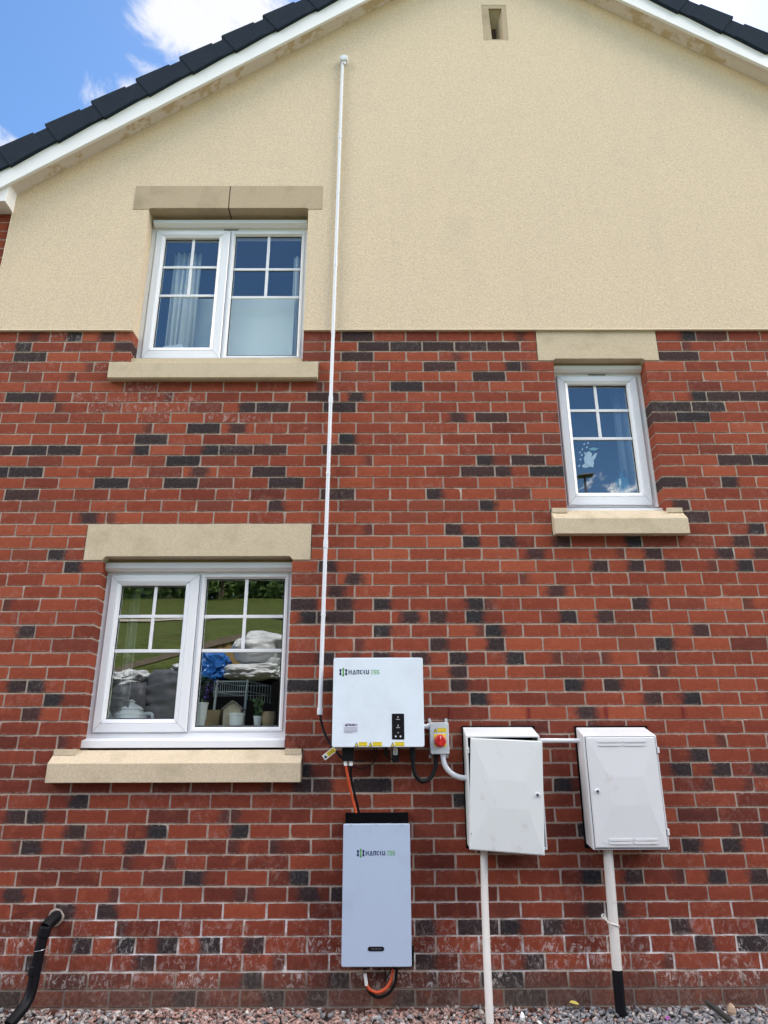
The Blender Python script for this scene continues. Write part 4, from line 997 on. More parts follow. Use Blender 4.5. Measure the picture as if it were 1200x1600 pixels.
# --- meter cabinets
YM = -.145
def cab_body(nm, lab, tl, tr, br, bl, wtop, wbl, mt, hollow):
    x0 = avgx([tl, bl], YM); x1 = avgx([tr, br], YM); z0 = uz(bl[0], (bl[1]+br[1])/2, YM); zf = uz(tl[0], tl[1], YM); zw = uz(tl[0], wtop, 0)
    wx0 = ux(tl[0]-6, wtop, -.01); wz0 = uz(*wbl, -.01)
    t = thing('meter_cabinet', lab, 'cabinet', ((x0+x1)/2, 0, z0), 'meter cabinets')
    q = MB(); q.box(x0-.007, x1+.004, -.012, .001, z0-.004, zw+.007); q.build('back_flange', M['blackm'], t)
    yb = -.0125; ins = .016
    # side walls, sloping top, floor
    A4 = [(x0, YM, z0), (x1, YM, z0), (x1, YM, zf), (x0, YM, zf)]
    B4 = [(x0-.001, yb, z0+.018), (x1-.012, yb, z0+.018), (x1-.012, yb, zw), (x0-.001, yb, zw)]
    if not hollow:
        q = MB(); q.hexa(A4, B4); body = q.build('cabinet_body', mt, t, bevel=.006, seg=3)
    else:
        tk = .010; q = MB()
        inA = [(x0+.010, YM, z0+.012), (x1-.010, YM, z0+.012), (x1-.010, YM, zf-.009), (x0+.010, YM, zf-.009)]
        inB = [(x0+.014, yb+.001, z0+.022), (x1-.02, yb+.001, z0+.022), (x1-.02, yb+.001, zw-.02), (x0+.014, yb+.001, zw-.02)]
        V = A4+B4+inA+inB; F2 = []
        for k in range(4):
            k2 = (k+1) % 4
            F2 += [(k, k2, 4+k2, 4+k), (8+k, 12+k, 12+k2, 8+k2), (k, 8+k, 8+k2, k2), (4+k, 4+k2, 12+k2, 12+k)]
        q.add(V, F2); body = q.build('cabinet_body', mt, t, bevel=.004, seg=2)
        q = MB(); q.box(x0+.012, x1-.018, -.030, -.0125, z0+.02, zf-.0); q.box(x0+.07, x1-.09, -.11, -.031, z0+.12, zf-.16); q.build('meter_board', M['blackm'], t)
    return t, (x0, x1, z0, zf, zw), body
def facet_door(x0, x1, z0, z1, yf, th=.010, rise=.0085, slots=False):
    q = MB(); w, h = x1-x0, z1-z0
    o = [(x0, z0), (x1, z0), (x1, z1), (x0, z1)]
    m_ = [(x0+.006, z0+.006), (x1-.006, z0+.006), (x1-.006, z1-.006), (x0+.006, z1-.006)]
    i = [(x0+w*.27, z0+h*.38), (x0+w*.80, z0+h*.38), (x0+w*.76, z0+h*.63), (x0+w*.27, z0+h*.63)]
    V = [(x, yf+th, z) for x, z in o]+[(x, yf+.004, z) for x, z in o]+[(x, yf, z) for x, z in m_]+[(x, yf-rise, z) for x, z in i]
    F2 = [(0, 1, 2, 3), (12, 13, 14, 15)]
    for a in (0, 4, 8):
        for k in range(4): k2 = (k+1) % 4; F2.append((a+k, a+k2, a+4+k2, a+4+k))
    q.add(V, F2); return q
def lock(par, x, y, z, mtx=None):
    q = MB(); q.lathe((x, y-.004, z), [(.010, 0), (.013, .002), (.013, .006)], 'y', 18); a = q.build('lock_surround', M['pipe'], par)
    q = MB(); q.lathe((x, y-.008, z), [(.0055, 0), (.0078, .002), (.0078, .006)], 'y', 14); b = q.build('lock', M['lockm'], a)
    q = MB(); q.lathe((x, y-.0085, z), [(.0028, 0), (.0028, .001)], 'y', 3); c = q.build('lock_key', M['ink'], a)
    if mtx is not None:
        for o in (a, b, c): o.data.transform(mtx)
# right cabinet, closed
t, (x0, x1, z0, zf, zw), body = cab_body('r', 'closed cream white meter cabinet with slotted vents, right of the two cabinets', (910, 1149.5), (1027, 1149.5), (1046, 1328.5), (928, 1328.5), 1136.5, (917, 1316), M['grp2'], False)
yd = YM-.010
dx0, dx1 = avgx([(915.7, 1151), (930.5, 1325)], yd), avgx([(1025, 1151), (1043, 1325)], yd); dz0, dz1 = uz(985, 1325.3, yd), uz(985, 1151.5, yd)
door = facet_door(dx0, dx1, dz0, dz1, yd).build('door', M['grp2'], t, bevel=.0015)
q = MB(); q.ring([(dx0-.003, dz0-.003), (dx1+.003, dz0-.003), (dx1+.003, dz1+.003), (dx0-.003, dz1+.003)], [(dx0+.004, dz0+.004), (dx1-.004, dz0+.004), (dx1-.004, dz1-.004), (dx0+.004, dz1-.004)], [(0, YM-.0008), (1, YM-.0008), (1, YM+.001), (0, YM+.001)]); q.build('door_gap', M['ink'], t)
def slotrow(ya, xs):
    for (a, b) in xs:
        zc_ = uz(980, ya, yd-.002); q = MB(); cover(q, ux(a, ya, yd), ux(b, ya, yd), zc_-.0052, zc_+.0052, yd-.0052, yd+.004, .005, 4); o = q.build('vent_slot', M['grp2'], door)
        q = MB(); q.box(ux(a, ya, yd)+.003, ux(b, ya, yd)-.003, yd-.0056, yd-.0053, zc_-.0055, zc_-.0022); q.build('slot_shadow_gap', M['upvc_d'], door)
slotrow(1158.3, ((934.8, 969.3), (973.3, 1007.7))); slotrow(1163.8, ((934.8, 969.3), (973.3, 1007.7)))
slotrow(1311.7, ((952, 988.3), (991.7, 1028.3))); slotrow(1317.2, ((952, 988.3), (991.7, 1028.3)))
lx, lz = U(933.3, 1236.3, yd); lock(door, lx, yd-.0035, lz)
q = MB(); lx, lz = U(945, 1315, yd); q.lathe((lx, yd-.002, lz), [(.009, .0), (.010, .003)], 'y', 16); q.build('moulded_boss', M['grp2'], door)
for yy in (1172, 1300):
    q = MB(); zc_ = uz(1030, yy, YM); q.box(x1-.007, x1+.004, YM-.012, YM+.006, zc_-.016, zc_+.016); q.build('hinge', M['grp2'], t, bevel=.002)
# left cabinet, door hanging ajar
t, (x0, x1, z0, zf, zw), body = cab_body('l', 'cream white meter cabinet with its door hanging ajar, left of the two cabinets', (729.5, 1150), (842, 1150), (857, 1328.5), (733.5, 1328.5), 1136.5, (727, 1316), M['grp'], True)
dx0, dx1 = avgx([(731.9, 1152), (736.3, 1327)], yd), avgx([(731.9, 1152), (736.3, 1327)], yd)+.400; dz0, dz1 = uz(736, 1327.5, yd)-.002, uz(732, 1152, yd)-.002
DW = ux(842.5, 1155, yd-.075)-dx0
dx1 = dx0+DW/math.cos(math.radians(12))
T = Matrix.Translation((dx0, yd, (dz1+dz0)/2)) @ Matrix.Rotation(math.radians(3.1), 4, 'Y') @ Matrix.Rotation(math.radians(-11), 4, 'Z') @ Matrix.Translation((-dx0, -yd, -(dz1+dz0)/2))
door = facet_door(dx0, dx1, dz0, dz1, yd).build('door', M['grp'], t, bevel=.0015); door['label'] = 'dropped door standing slightly open'
door.data.transform(T)
w_, h_ = dx1-dx0, dz1-dz0
lock(door, dx1-.030, yd-.0035, dz0+h_*.515, T)
q = MB(); q.lathe((dx1-.05, yd-.002, dz0+.055), [(.009, .0), (.010, .003)], 'y', 16); o = q.build('moulded_boss', M['grp'], door); o.data.transform(T)
for yy in (1172, 1302):
    q = MB(); zc_ = uz(731, yy, YM); q.box(x0+.001, x0+.013, YM-.014, YM+.004, zc_-.016, zc_+.016); hg = q.build('hinge', M['grp'], t, bevel=.002)
    q = MB(); q.box(x0+.005, x0+.009, YM-.0146, YM-.0139, zc_-.005, zc_+.001); q.build('hinge_pin', M['ink'], hg)

def pipe_thing(name, lab, pts, r, m, group=None, n=18):
    q = MB(); q.tube(pts, r, n); o = q.build(name, m, None, smooth=True); return tag(o, lab, 'pipe', group)
pipe_thing('linking_pipe', 'short level white pipe joining the two meter cabinets', [W3(843, 1157, -.055), W3(912, 1157.3, -.055)], .0125, M['pipe'])
pipe_thing('supply_pipe', 'aged white pipe from the left cabinet down into the gravel', [W3(756, 1326, -.085), W3(757.3, 1400, -.10), W3(761, 1500, -.15), W3(765.3, 1592, -.20), (W3(765.3, 1592, -.20)+Vector((0, -.01, -.12)))], .0195, M['pipe_o'], 'pipes from the cabinets to the ground')
sp = thing('supply_pipe', 'fatter white pipe from the right cabinet with a black foot in the gravel', 'pipe', W3(970, 1575, -.085), 'pipes from the cabinets to the ground')
q = MB(); q.tube([W3(949.5, 1326, -.085), W3(955, 1400, -.085), W3(964.5, 1519, -.085)], .0255, 20); q.build('pipe', M['pipe_o'], sp, smooth=True)
q = MB(); q.tube([W3(964.3, 1515, -.085), W3(969.5, 1575, -.085), W3(972, 1605, -.085)], .0262, 20); q.build('black_foot', M['black'], sp, smooth=True)
q = MB(); c = W3(958.6, 1445, -.085); pts = []
for k in range(25):
    a = 2*math.pi*k/24; pts.append((c.x+.0275*math.cos(a), -.085+.0275*math.sin(a), c.z+.010*math.cos(a+2.6)))
q.tube(pts, .0042, 8); q.tube(smooth_path([(c.x-.026, -.098, c.z+.012), (c.x-.045, -.085, c.z+.030), (c.x-.052, -.07, c.z+.038), (c.x-.040, -.065, c.z+.044), (c.x-.03, -.08, c.z+.02)], 5), .0042, 8)
q.build('strap', M['pipe_o'], sp, smooth=True)

# --- black waste pipe at the left
wp = thing('waste_pipe', 'black plastic waste pipe leaving the wall and bending down to the drain', 'pipe', W3(30, 1590, -.1))
q = MB(); q.tube([W3(92, 1429, .01), W3(86, 1434, -.012), W3(78, 1441, -.045), W3(71, 1449, -.07)], .0295, 18); q.build('elbow', M['black'], wp, smooth=True)
pp = smooth_path([W3(71, 1449, -.07), W3(66, 1467, -.078), W3(61, 1490, -.08), W3(55, 1520, -.08), W3(49, 1548, -.085), W3(41, 1568, -.105), W3(27, 1586, -.15), W3(12, 1603, -.20)], 5)
q = MB(); q.tube(pp, .0270, 18); q.build('pipe', M['black'], wp, smooth=True)
for a, b, r in ((71.5, 1447, .031), (56.5, 1508, .0305)):
    p = W3(a, b, -.078); p2_ = W3(a-4, b+17, -.080); q = MB(); q.tube([p, p.lerp(p2_, .15), p.lerp(p2_, .9), p2_], r, 18, [r*.93, r, r, r*.93]); q.build('socket', M['black'], wp, smooth=False, bevel=.001)
q = MB(); c = W3(62.5, 1484, -.08); q.tube([(c.x+.0290*math.cos(a), c.y+.0290*math.sin(a), c.z+.004*math.cos(a)) for a in [2*math.pi*k/24 for k in range(25)]], .0016, 6); q.build('steel_band', M['metal'], wp)
q = MB(); c = W3(87, 1434, -.004)
q.tube([(c.x+.034*math.cos(a)*(1+.12*math.sin(3*a+1)), -.003, c.z+.036*math.sin(a)) for a in [2*math.pi*k/20 for k in range(21)]], .0075, 8); q.build('mortar_collar', M['lime'], house, smooth=True)
gr = thing('drain_grate', 'black slotted drain grate in the ground under the waste pipe', 'drain', W3(50, 1598, -.22))
gc = W3(52, 1597, -.25); q = MB(); gx0, gx1, gy0, gy1, gz = gc.x-.14, gc.x+.13, -.40, -.21, -.045
q.box(gx0, gx1, gy0, gy0+.02, gz-.03, gz); q.box(gx0, gx1, gy1-.02, gy1, gz-.03, gz); q.box(gx0, gx0+.02, gy0+.02, gy1-.02, gz-.03, gz); q.box(gx1-.02, gx1, gy0+.02, gy1-.02, gz-.03, gz); q.build('grate_frame', M['black'], gr)
q = MB()
for k in range(11): xx = gx0+.025+k*.021; q.box(xx, xx+.008, gy0+.02, gy1-.02, gz-.012, gz-.002)
q.build('grate_bars', M['blackm'], gr)
q = MB(); q.box(gx0+.02, gx1-.02, gy0+.02, gy1-.02, gz-.06, gz-.031); q.build('drain_sump', M['ink'], gr)
# ------------------------------------------------------------------ things on and behind the window sills
z2 = WIN[1]['zb']+.055; zs2 = uz(350, 1134, .3)-.004
q = MB(); q.box(WIN[1]['o'][0]-.03, WIN[1]['o'][1]+.03, .176, .50, zs2-.03, zs2); q.build('inner_sill', mat('inner_sill_paint', (.30, .30, .29), .5), house)
z3 = uz(950, 771, .2)-.006
q = MB(); q.box(WIN[2]['o'][0]-.03, WIN[2]['o'][1]+.03, .176, .40, z3-.03, z3); q.build('inner_sill', M['upvc_d'], house)
china = mat('white_china', (.78, .79, .78), .2, .03, 20); tan = mat('tan_cardboard', (.42, .29, .15), .8, .1, 20); terr = mat('tan_pot', (.36, .26, .15), .8, .1, 15)
leafm = mat('house_plant_leaf', (.05, .11, .035), .5, .3, 20); purple = mat('purple_petal', (.12, .06, .30), .6, .3, 30)
bluegl = mat('blue_glass', (.02, .13, .20), .15, .2, 12, spec=.8)
def lathe_thing(name, lab, cat, px, yb, yt, prof, m, Y=.3, zb=None):
    z0 = zs2 if zb is None else zb; c = ux(px, yb, Y); H = uz(px, yt, Y)-z0
    q = MB(); q.lathe((c, Y, z0), [(r*H, h*H) for r, h in prof], 'z', 28); return tag(q.build(name, m, None, smooth=True, bevel=0), lab, cat), (c, Y, z0, H)
# lidded white pot
pt_, (cx, cy, cz, H) = lathe_thing('teapot', 'white china pot with knobbed lid on the kitchen sill', 'teapot', 203, 1122, 1093, [(.30, 0), (.48, .06), (.62, .28), (.60, .45), (.44, .60), (.48, .62), (.46, .66), (.25, .80), (.10, .86), (.13, .93), (.02, 1)], china, .30)
q = MB(); q.tube(smooth_path([(cx+.55*H, cy, cz+.48*H), (cx+.80*H, cy, cz+.46*H), (cx+.84*H, cy, cz+.25*H), (cx+.58*H, cy, cz+.16*H)], 5), .010, 8); q.build('handle', china, pt_, smooth=True)
q = MB(); q.tube([(cx-.55*H, cy, cz+.22*H), (cx-.76*H, cy, cz+.36*H), (cx-.88*H, cy, cz+.60*H)], .013, 8, [.018, .013, .009]); q.build('spout', china, pt_, smooth=True)
# bird house
Y = .27; bx0_, bx1_ = ux(347, 1128, Y), ux(380, 1128, Y); zt_, ze_ = uz(365, 1095, Y), uz(365, 1109, Y)
bh = thing('bird_house', 'small pale wooden bird house with pitched roof on the kitchen sill', 'bird house', ((bx0_+bx1_)/2, Y, zs2))
woodp = mat('pale_wood', (.50, .42, .30), .7, .12, 20)
xm = (bx0_+bx1_)/2; q = MB(); q.prism([(bx0_+.012, zs2), (bx1_-.012, zs2), (bx1_-.012, ze_), (xm, zt_-.010), (bx0_+.012, ze_)], Y-.04, Y+.05); q.build('walls', woodp, bh)
q = MB(); t_ = .009
for s, xe in ((-1, bx0_), (1, bx1_)): q.prism([(xe, ze_-.006), (xe, ze_+t_-.006), (xm, zt_), (xm, zt_-t_)], Y-.055, Y+.06)
q.build('roof', mat('grey_wood', (.20, .17, .14), .8, .2, 30), bh)
q = MB(); q.lathe((xm, Y-.0415, zs2+.045), [(.014, 0), (.014, .002)], 'y', 16); q.build('entrance_hole', M['ink'], bh)
lathe_thing('plant_pot', 'white cylindrical pot in front of the bird house', 'pot', 369, 1132, 1114.5, [(.52, 0), (.56, .1), (.60, .8), (.66, .82), (.68, 1), (.60, 1), (.56, .85)], china, .215)
lathe_thing('plant_pot', 'round tan pot at the right end of the kitchen sill', 'pot', 419, 1132, 1112, [(.35, 0), (.50, .25), (.56, .6), (.50, .92), (.52, 1), (.44, 1), (.42, .8)], terr, .26)
wpot, _p = lathe_thing('plant_pot', 'small white pot with a thin leafy plant beside the tan pot', 'pot', 402, 1133, 1119, [(.34, 0), (.44, .8), (.48, 1), (.40, 1), (.38, .8)], china, .24)
fpot, _f = lathe_thing('plant_pot', 'tall pale pot holding purple flowers at the left of the right pane', 'pot', 312, 1132, 1098, [(.20, 0), (.26, .3), (.30, .9), (.33, 1), (.27, 1), (.25, .85)], china, .24)
def sprig(par, c, zlo, zhi, spread, n, m, nm, leaf=.022, seed=1):
    rnd = random.Random(seed); q = MB()
    for i in range(n):
        a = rnd.uniform(0, 6.28); r = rnd.uniform(0, spread); z = rnd.uniform(zlo, zhi); k = (z-zlo)/(zhi-zlo+1e-6)
        p = Vector((c[0]+r*k*math.cos(a)+r*.3, c[1]+r*.5*math.sin(a), z)); d = Vector((rnd.uniform(-1, 1), rnd.uniform(-1, 1), rnd.uniform(-.4, 1))).normalized()*leaf; w_ = d.cross(Vector((rnd.random(), rnd.random(), rnd.random()))).normalized()*leaf*.4
        q.add([p, p+d*.5+w_, p+d, p+d*.5-w_], [(0, 1, 2, 3)])
    for i in range(5):
        a = i*1.3; q.tube([(c[0], c[1], zlo-.02), (c[0]+spread*.5*math.cos(a), c[1]+.02*math.sin(a), zhi-.02)], .0016, 5)
    return q.build(nm, m, par)
c = (_f[0], _f[1]); sprig(fpot, c, _f[2]+_f[3], uz(322, 1052, .24), .085, 130, leafm, 'foliage'); sprig(fpot, (c[0]+.02, c[1]-.01), _f[2]+_f[3]+.03, uz(322, 1062, .24), .09, 45, purple, 'blossom', .018, 4)
sprig(wpot, (_p[0], _p[1]), _p[2]+_p[3], uz(402, 1094, .24), .06, 26, leafm, 'foliage', .035, 7)
Y = .36; q = MB(); q.box(ux(322, 1125, Y), ux(345, 1125, Y), Y-.05, Y+.08, zs2, uz(333, 1110, Y)); tag(q.build('box', tan, None, bevel=.002), 'plain tan cardboard box left of the bird house', 'box')
# wire rack
Y = .46; rk = thing('wire_rack', 'white wire basket rack standing behind the bird house', 'rack', (ux(372, 1130, Y), Y, zs2)); wire = mat('white_coated_wire', (.62, .64, .64), .4, .05, 10)
xa, xb, xc, za, zb_ = ux(336, 1090, Y), ux(389, 1090, Y), ux(414, 1090, Y), uz(360, 1066, Y), uz(360, 1082, Y)
q = MB()
for z in (za, zb_): q.tube([(xa+.0, Y-.05, z), (xb, Y-.05, z), (xc, Y+.22, z+.0), (xa+.1, Y+.22, z), (xa, Y-.05, z)], .0045, 8)
q.build('basket_rail', wire, rk)
q = MB()
for i in range(17): x = xa+(xb-xa)*i/16; q.tube([(x, Y-.05, za), (x, Y-.05, zb_-.03)], .0018, 5)
for i in range(9): t = i/8; q.tube([(xb+(xc-xb)*t, Y-.05+.27*t, za), (xb+(xc-xb)*t, Y-.05+.27*t, zb_-.05)], .0018, 5)
q.build('basket_wires', wire, rk)
for x in (xa+.02, xb-.005): q = MB(); q.tube([(x, Y-.05, za+.01), (x-.004, Y-.055, zb_), (x-.012, Y-.05, zs2)], .008, 8); q.build('leg', wire, rk, smooth=True)
def curtain(name, lab, x0, x1, z0, z1, Y, folds, amp, m):
    n = folds*10; V = []; F2 = []
    for i in range(n+1):
        t = i/n; x = x0+(x1-x0)*t; y = Y+amp*math.sin(t*folds*6.28)*(.7+.3*math.sin(t*17))
        V += [(x, y, z1), (x+.01*math.sin(9*t), y*1.0+.006*math.sin(11*t), z0)]
    for i in range(n): F2.append((2*i, 2*i+2, 2*i+3, 2*i+1))
    me = bpy.data.meshes.new(name); me.from_pydata(V, [], F2); o = put(name, me, m, None, smooth=True)
    s = o.modifiers.new('thick', 'SOLIDIFY'); s.thickness = .002
    return tag(o, lab, 'curtain' if 'curtain' in name else 'blind')
w = WIN[0]; A, Bq = w['A'], w['B']
curtain('curtain', 'long pale curtain behind the left light of the upper window', ux(262, 500, .26), ux(306, 500, .26), A[2]-.05, A[3]-.02, .26, 5, .022, M['curtain'])
curtain('curtain', 'narrow lacy curtain edge at the right of the upper window', ux(455, 500, .24), ux(476, 500, .24), Bq[2]-.05, Bq[3]-.09, .24, 3, .015, M['curtain'])
q = MB(); Yb_ = .215
for k in range(1): q.box(Bq[0]-.05, ux(459, 500, Yb_), Yb_, Yb_+.004, Bq[2]-.05, uz(410, 464, Yb_)-.01)
q.box(ux(292, 500, Yb_+.12), A[1]+.06, Yb_+.12, Yb_+.124, A[2]-.06, uz(310, 467, Yb_+.12))
tag(q.build('roller_blind', M['blind'], None), 'grey white privacy blind covering the lower half of the upper window', 'blind')
Y = .21; q = MB(); xx, zz = U(262, 545, Y), 0; q.prism([(ux(252, 544, Y), uz(252, 546, Y)), (ux(285, 545, Y), uz(285, 546, Y)), (ux(285, 537, Y), uz(285, 537, Y)), (ux(256, 541, Y), uz(256, 541, Y))], Y, Y+.05); tag(q.build('folded_paper', china, None), 'folded white paper lying on the sill of the upper window', 'paper')
curtain('curtain', 'pale curtain strip at the left of the kitchen window', ux(196, 1000, .24), ux(212, 1000, .24), zs2+.002, WIN[1]['A'][3]+.02, .24, 2, .010, mat('thin_curtain', (.16, .17, .16), .9))
curtain('curtain', 'pale curtain at the right edge of the small window', ux(965, 700, .26), ux(990, 700, .26), z3+.001, WIN[2]['A'][3]+.02, .26, 2, .012, mat('thin_curtain_b', (.20, .24, .30), .9))
# vase in the small window
vs, _v = lathe_thing('vase', 'blue glass vase with flared neck in the right of the small window', 'vase', 975, 770, 738, [(.24, 0), (.32, .05), (.35, .4), (.31, .66), (.12, .80), (.10, .90), (.17, 1), (.12, 1), (.08, .9)], bluegl, .24, zb=z3)
# fairy ornament hung in the window
fo = thing('fairy_ornament', 'white winged fairy ornament hanging with leaves inside the small window', 'ornament', (ux(920, 715, .19), .19, uz(920, 728, .19)))
orn = mat('frosted_white_glass', (.75, .80, .82), .3, .05, 20); orng = mat('pale_green_glass', (.30, .60, .50), .3, .1, 20)
def blob(pts, m, nm, Y=.19, th=.004):
    q = MB(); q.prism([U(x, y, Y) for x, y in pts], Y-th, Y+th); return q.build(nm, m, fo, bevel=.002)
blob([(914, 726), (912, 716), (915, 709), (920, 704.5), (925, 709), (923, 717), (928, 722), (927, 730), (918, 729)], orn, 'body')
blob([(923, 716), (929, 709), (933, 707), (931, 714), (928, 719), (924, 722)], orn, 'wing')
blob([(909, 728), (913, 725), (918, 726), (922, 729), (917, 731), (911, 731)], orn, 'base_cloud')
blob([(920, 701), (927, 699.5), (936, 701), (930, 704), (923, 704)], orng, 'leaf')
for i, (x, y) in enumerate(((904, 707), (907, 711), (905, 718), (911, 694), (915, 699), (917, 692), (903, 728), (908, 702), (912, 708))): blob([(x, y), (x+2.6, y-2.2), (x+3.6, y+.2), (x+1.5, y+2)], orn, 'leaf', .19, .0025)

# ------------------------------------------------------------------ ground, gravel
def hgt(Y):
    D = -Y
    pr = [(-60, -.06), (5.15, -.06), (5.22, 1.45), (7.0, 1.75), (9, 2.95), (20, 5.75), (24, 6.75), (34, 9.7), (60, 10.6), (200, 11)]
    for (a, za), (b, zb) in zip(pr[:-1], pr[1:]):
        if D <= b: return za+(zb-za)*(D-a)/(b-a)
    return 11
ys_ = [120, 60, 20, 8, 4, 0, -1, -3, -5.15, -5.22, -6, -7, -8, -9, -12, -16, -20, -24, -29, -34, -45, -60, -120, -200]
xs_ = [-200, -80, -40, -20, -10, -5, 0, 5, 10, 20, 40, 80, 200]
V = [(x, y, hgt(y)+(.25*noise.noise(Vector((x*.12, y*.12, 0))) if y < -9 else 0)) for y in ys_ for x in xs_]; nx = len(xs_)
F2 = [(i*nx+j, (i+1)*nx+j, (i+1)*nx+j+1, i*nx+j+1) for i in range(len(ys_)-1) for j in range(nx-1)]
me = bpy.data.meshes.new('ground'); me.from_pydata(V, [], F2)
grass = mat('mown_grass', (.078, .098, .024), .9, .3, .8, .02, 30, spec=.1, fine=(5, .55), dirt=((.085, .085, .03), .52, .75, .6))
grs = mat('fine_dark_grit', (.10, .085, .075), .95, .3, 60, .008, 90)
g = put('ground', me, grass); me.materials.append(grs); tag(g, kind='structure')
for p in me.polygons:
    if -5.2 < p.center.y < 4 and abs(p.center.x) < 21: p.material_index = 1
q = MB(); q.box(-40, 40, -21.6, -20.2, 5.0, 5.1)
me = bpy.data.meshes.new('path'); V = []; F2 = []
for i, x in enumerate(range(-40, 41, 4)):
    for y in (-20.2, -21.4):
        V.append((x, y, hgt(y)+.25*noise.noise(Vector((x*.12, y*.12, 0)))+.06))
for i in range(20): F2.append((2*i, 2*i+1, 2*i+3, 2*i+2))
me.from_pydata(V, [], F2); tag(put('path', me, mat('pale_gravel_path', (.42, .37, .29), .9, .1, 3)), kind='structure')

def gravel():
    rnd = np.random.default_rng(5)
    bm = bmesh.new(); bmesh.ops.create_icosphere(bm, subdivisions=1, radius=1); bv = np.array([v.co[:] for v in bm.verts]); bf = np.array([[v.index for v in f.verts] for f in bm.faces]); bm.free()
    n = 17500
    x = rnd.uniform(-3.1, 3.6, n); y = -.012-rnd.beta(1.0, 1.4, n)*.85
    lay = rnd.random(n)
    near = np.clip(1-(-y)/.16, 0, 1)
    nz = np.array([noise.noise(Vector((a*1.7, b*3, 3))) for a, b in zip(x, y)])
    z = -.058+lay*.034+near*.012+nz*.012
    r = rnd.uniform(.0085, .0175, n)
    keep = ~((x > gx0-.01) & (x < gx1+.01) & (y > gy0-.02) & (y < gy1+.015))
    x, y, z, r = x[keep], y[keep], z[keep], r[keep]; n = len(x)
    V = np.zeros((n, len(bv), 3)); Cc = np.zeros((n, 4))
    for i in range(n):
        s = np.array([1.55, .82, .62])*rnd.uniform(.72, 1.25, 3)*r[i]
        p = bv*(1+rnd.uniform(-.26, .20, (len(bv), 1)))*s
        # random cut planes make crushed-stone facets
        for _ in range(3):
            d = rnd.normal(size=3); d /= np.linalg.norm(d); h = p@d; lim = r[i]*rnd.uniform(.35, .7); ex = np.maximum(h-lim, 0); p = p-ex[:, None]*d
        a, b, c = rnd.uniform(0, 6.28), rnd.uniform(-.9, .9), rnd.uniform(-.9, .9)
        Rz = np.array([[math.cos(a), -math.sin(a), 0], [math.sin(a), math.cos(a), 0], [0, 0, 1]]); Rx = np.array([[1, 0, 0], [0, math.cos(b), -math.sin(b)], [0, math.sin(b), math.cos(b)]]); Ry = np.array([[math.cos(c), 0, math.sin(c)], [0, 1, 0], [-math.sin(c), 0, math.cos(c)]])
        p = p@Rz.T@Rx.T@Ry.T
        V[i] = p+np.array([x[i], y[i], z[i]])
        pinkness = 1 if x[i] < .62 else (.35 if x[i] < .9 else .05)
        if x[i] < -1.15: pinkness = .45
        t = rnd.random()
        pink = np.array([.33, .21, .18]); grey = np.array([.215, .215, .23]); ltg = np.array([.36, .32, .30])
        col = pink if t < pinkness*.72 else (grey if rnd.random() < (.75 if x[i] > .6 else .30) else ltg)
        if rnd.random() < .006: col = np.array([.62, .60, .56])
        if rnd.random() < .01: col = np.array([.33, .14, .09])
        Cc[i, :3] = col*rnd.uniform(.55, 1.3); Cc[i, 3] = 1
    V[:, :, 1] = np.minimum(V[:, :, 1], -.003)
    me = bpy.data.meshes.new('gravel'); nf = len(bf)
    me.vertices.add(n*len(bv)); me.vertices.foreach_set('co', V.ravel())
    me.loops.add(n*nf*3); me.polygons.add(n*nf)
    idx = (bf[None]+np.arange(n)[:, None, None]*len(bv)).ravel(); me.loops.foreach_set('vertex_index', idx)
    me.polygons.foreach_set('loop_start', np.arange(n*nf)*3); me.polygons.foreach_set('loop_total', np.full(n*nf, 3))
    me.update(calc_edges=True); me.validate()
    a = me.color_attributes.new('st', 'FLOAT_COLOR', 'POINT'); a.data.foreach_set('color', np.repeat(Cc, len(bv), 0).ravel())
    m, nt, b = newmat('gravel_stone'); at = nt.nodes.new('ShaderNodeAttribute'); at.attribute_name = 'st'
    no = nt.nodes.new('ShaderNodeTexNoise'); no.inputs['Scale'].default_value = 120; no.inputs['Detail'].default_value = 4; tc = nt.nodes.new('ShaderNodeTexCoord'); nt.links.new(tc.outputs['Object'], no.inputs['Vector'])
    mx = nt.nodes.new('ShaderNodeMix'); mx.data_type = 'RGBA'; mx.blend_type = 'MULTIPLY'; mx.inputs['Factor'].default_value = .6; nt.links.new(at.outputs['Color'], mx.inputs['A']); nt.links.new(no.outputs['Fac'], mx.inputs['B'])
    hs = nt.nodes.new('ShaderNodeHueSaturation'); hs.inputs['Value'].default_value = 1.35; nt.links.new(mx.outputs['Result'], hs.inputs['Color']); nt.links.new(hs.outputs[0], b.inputs['Base Color']); b.inputs['Roughness'].default_value = .85; setspec(b, .3)
    o = put('gravel', me, m); tag(o, 'crushed pink and grey gravel strip along the foot of the wall', 'gravel', kind='stuff')
gravel()
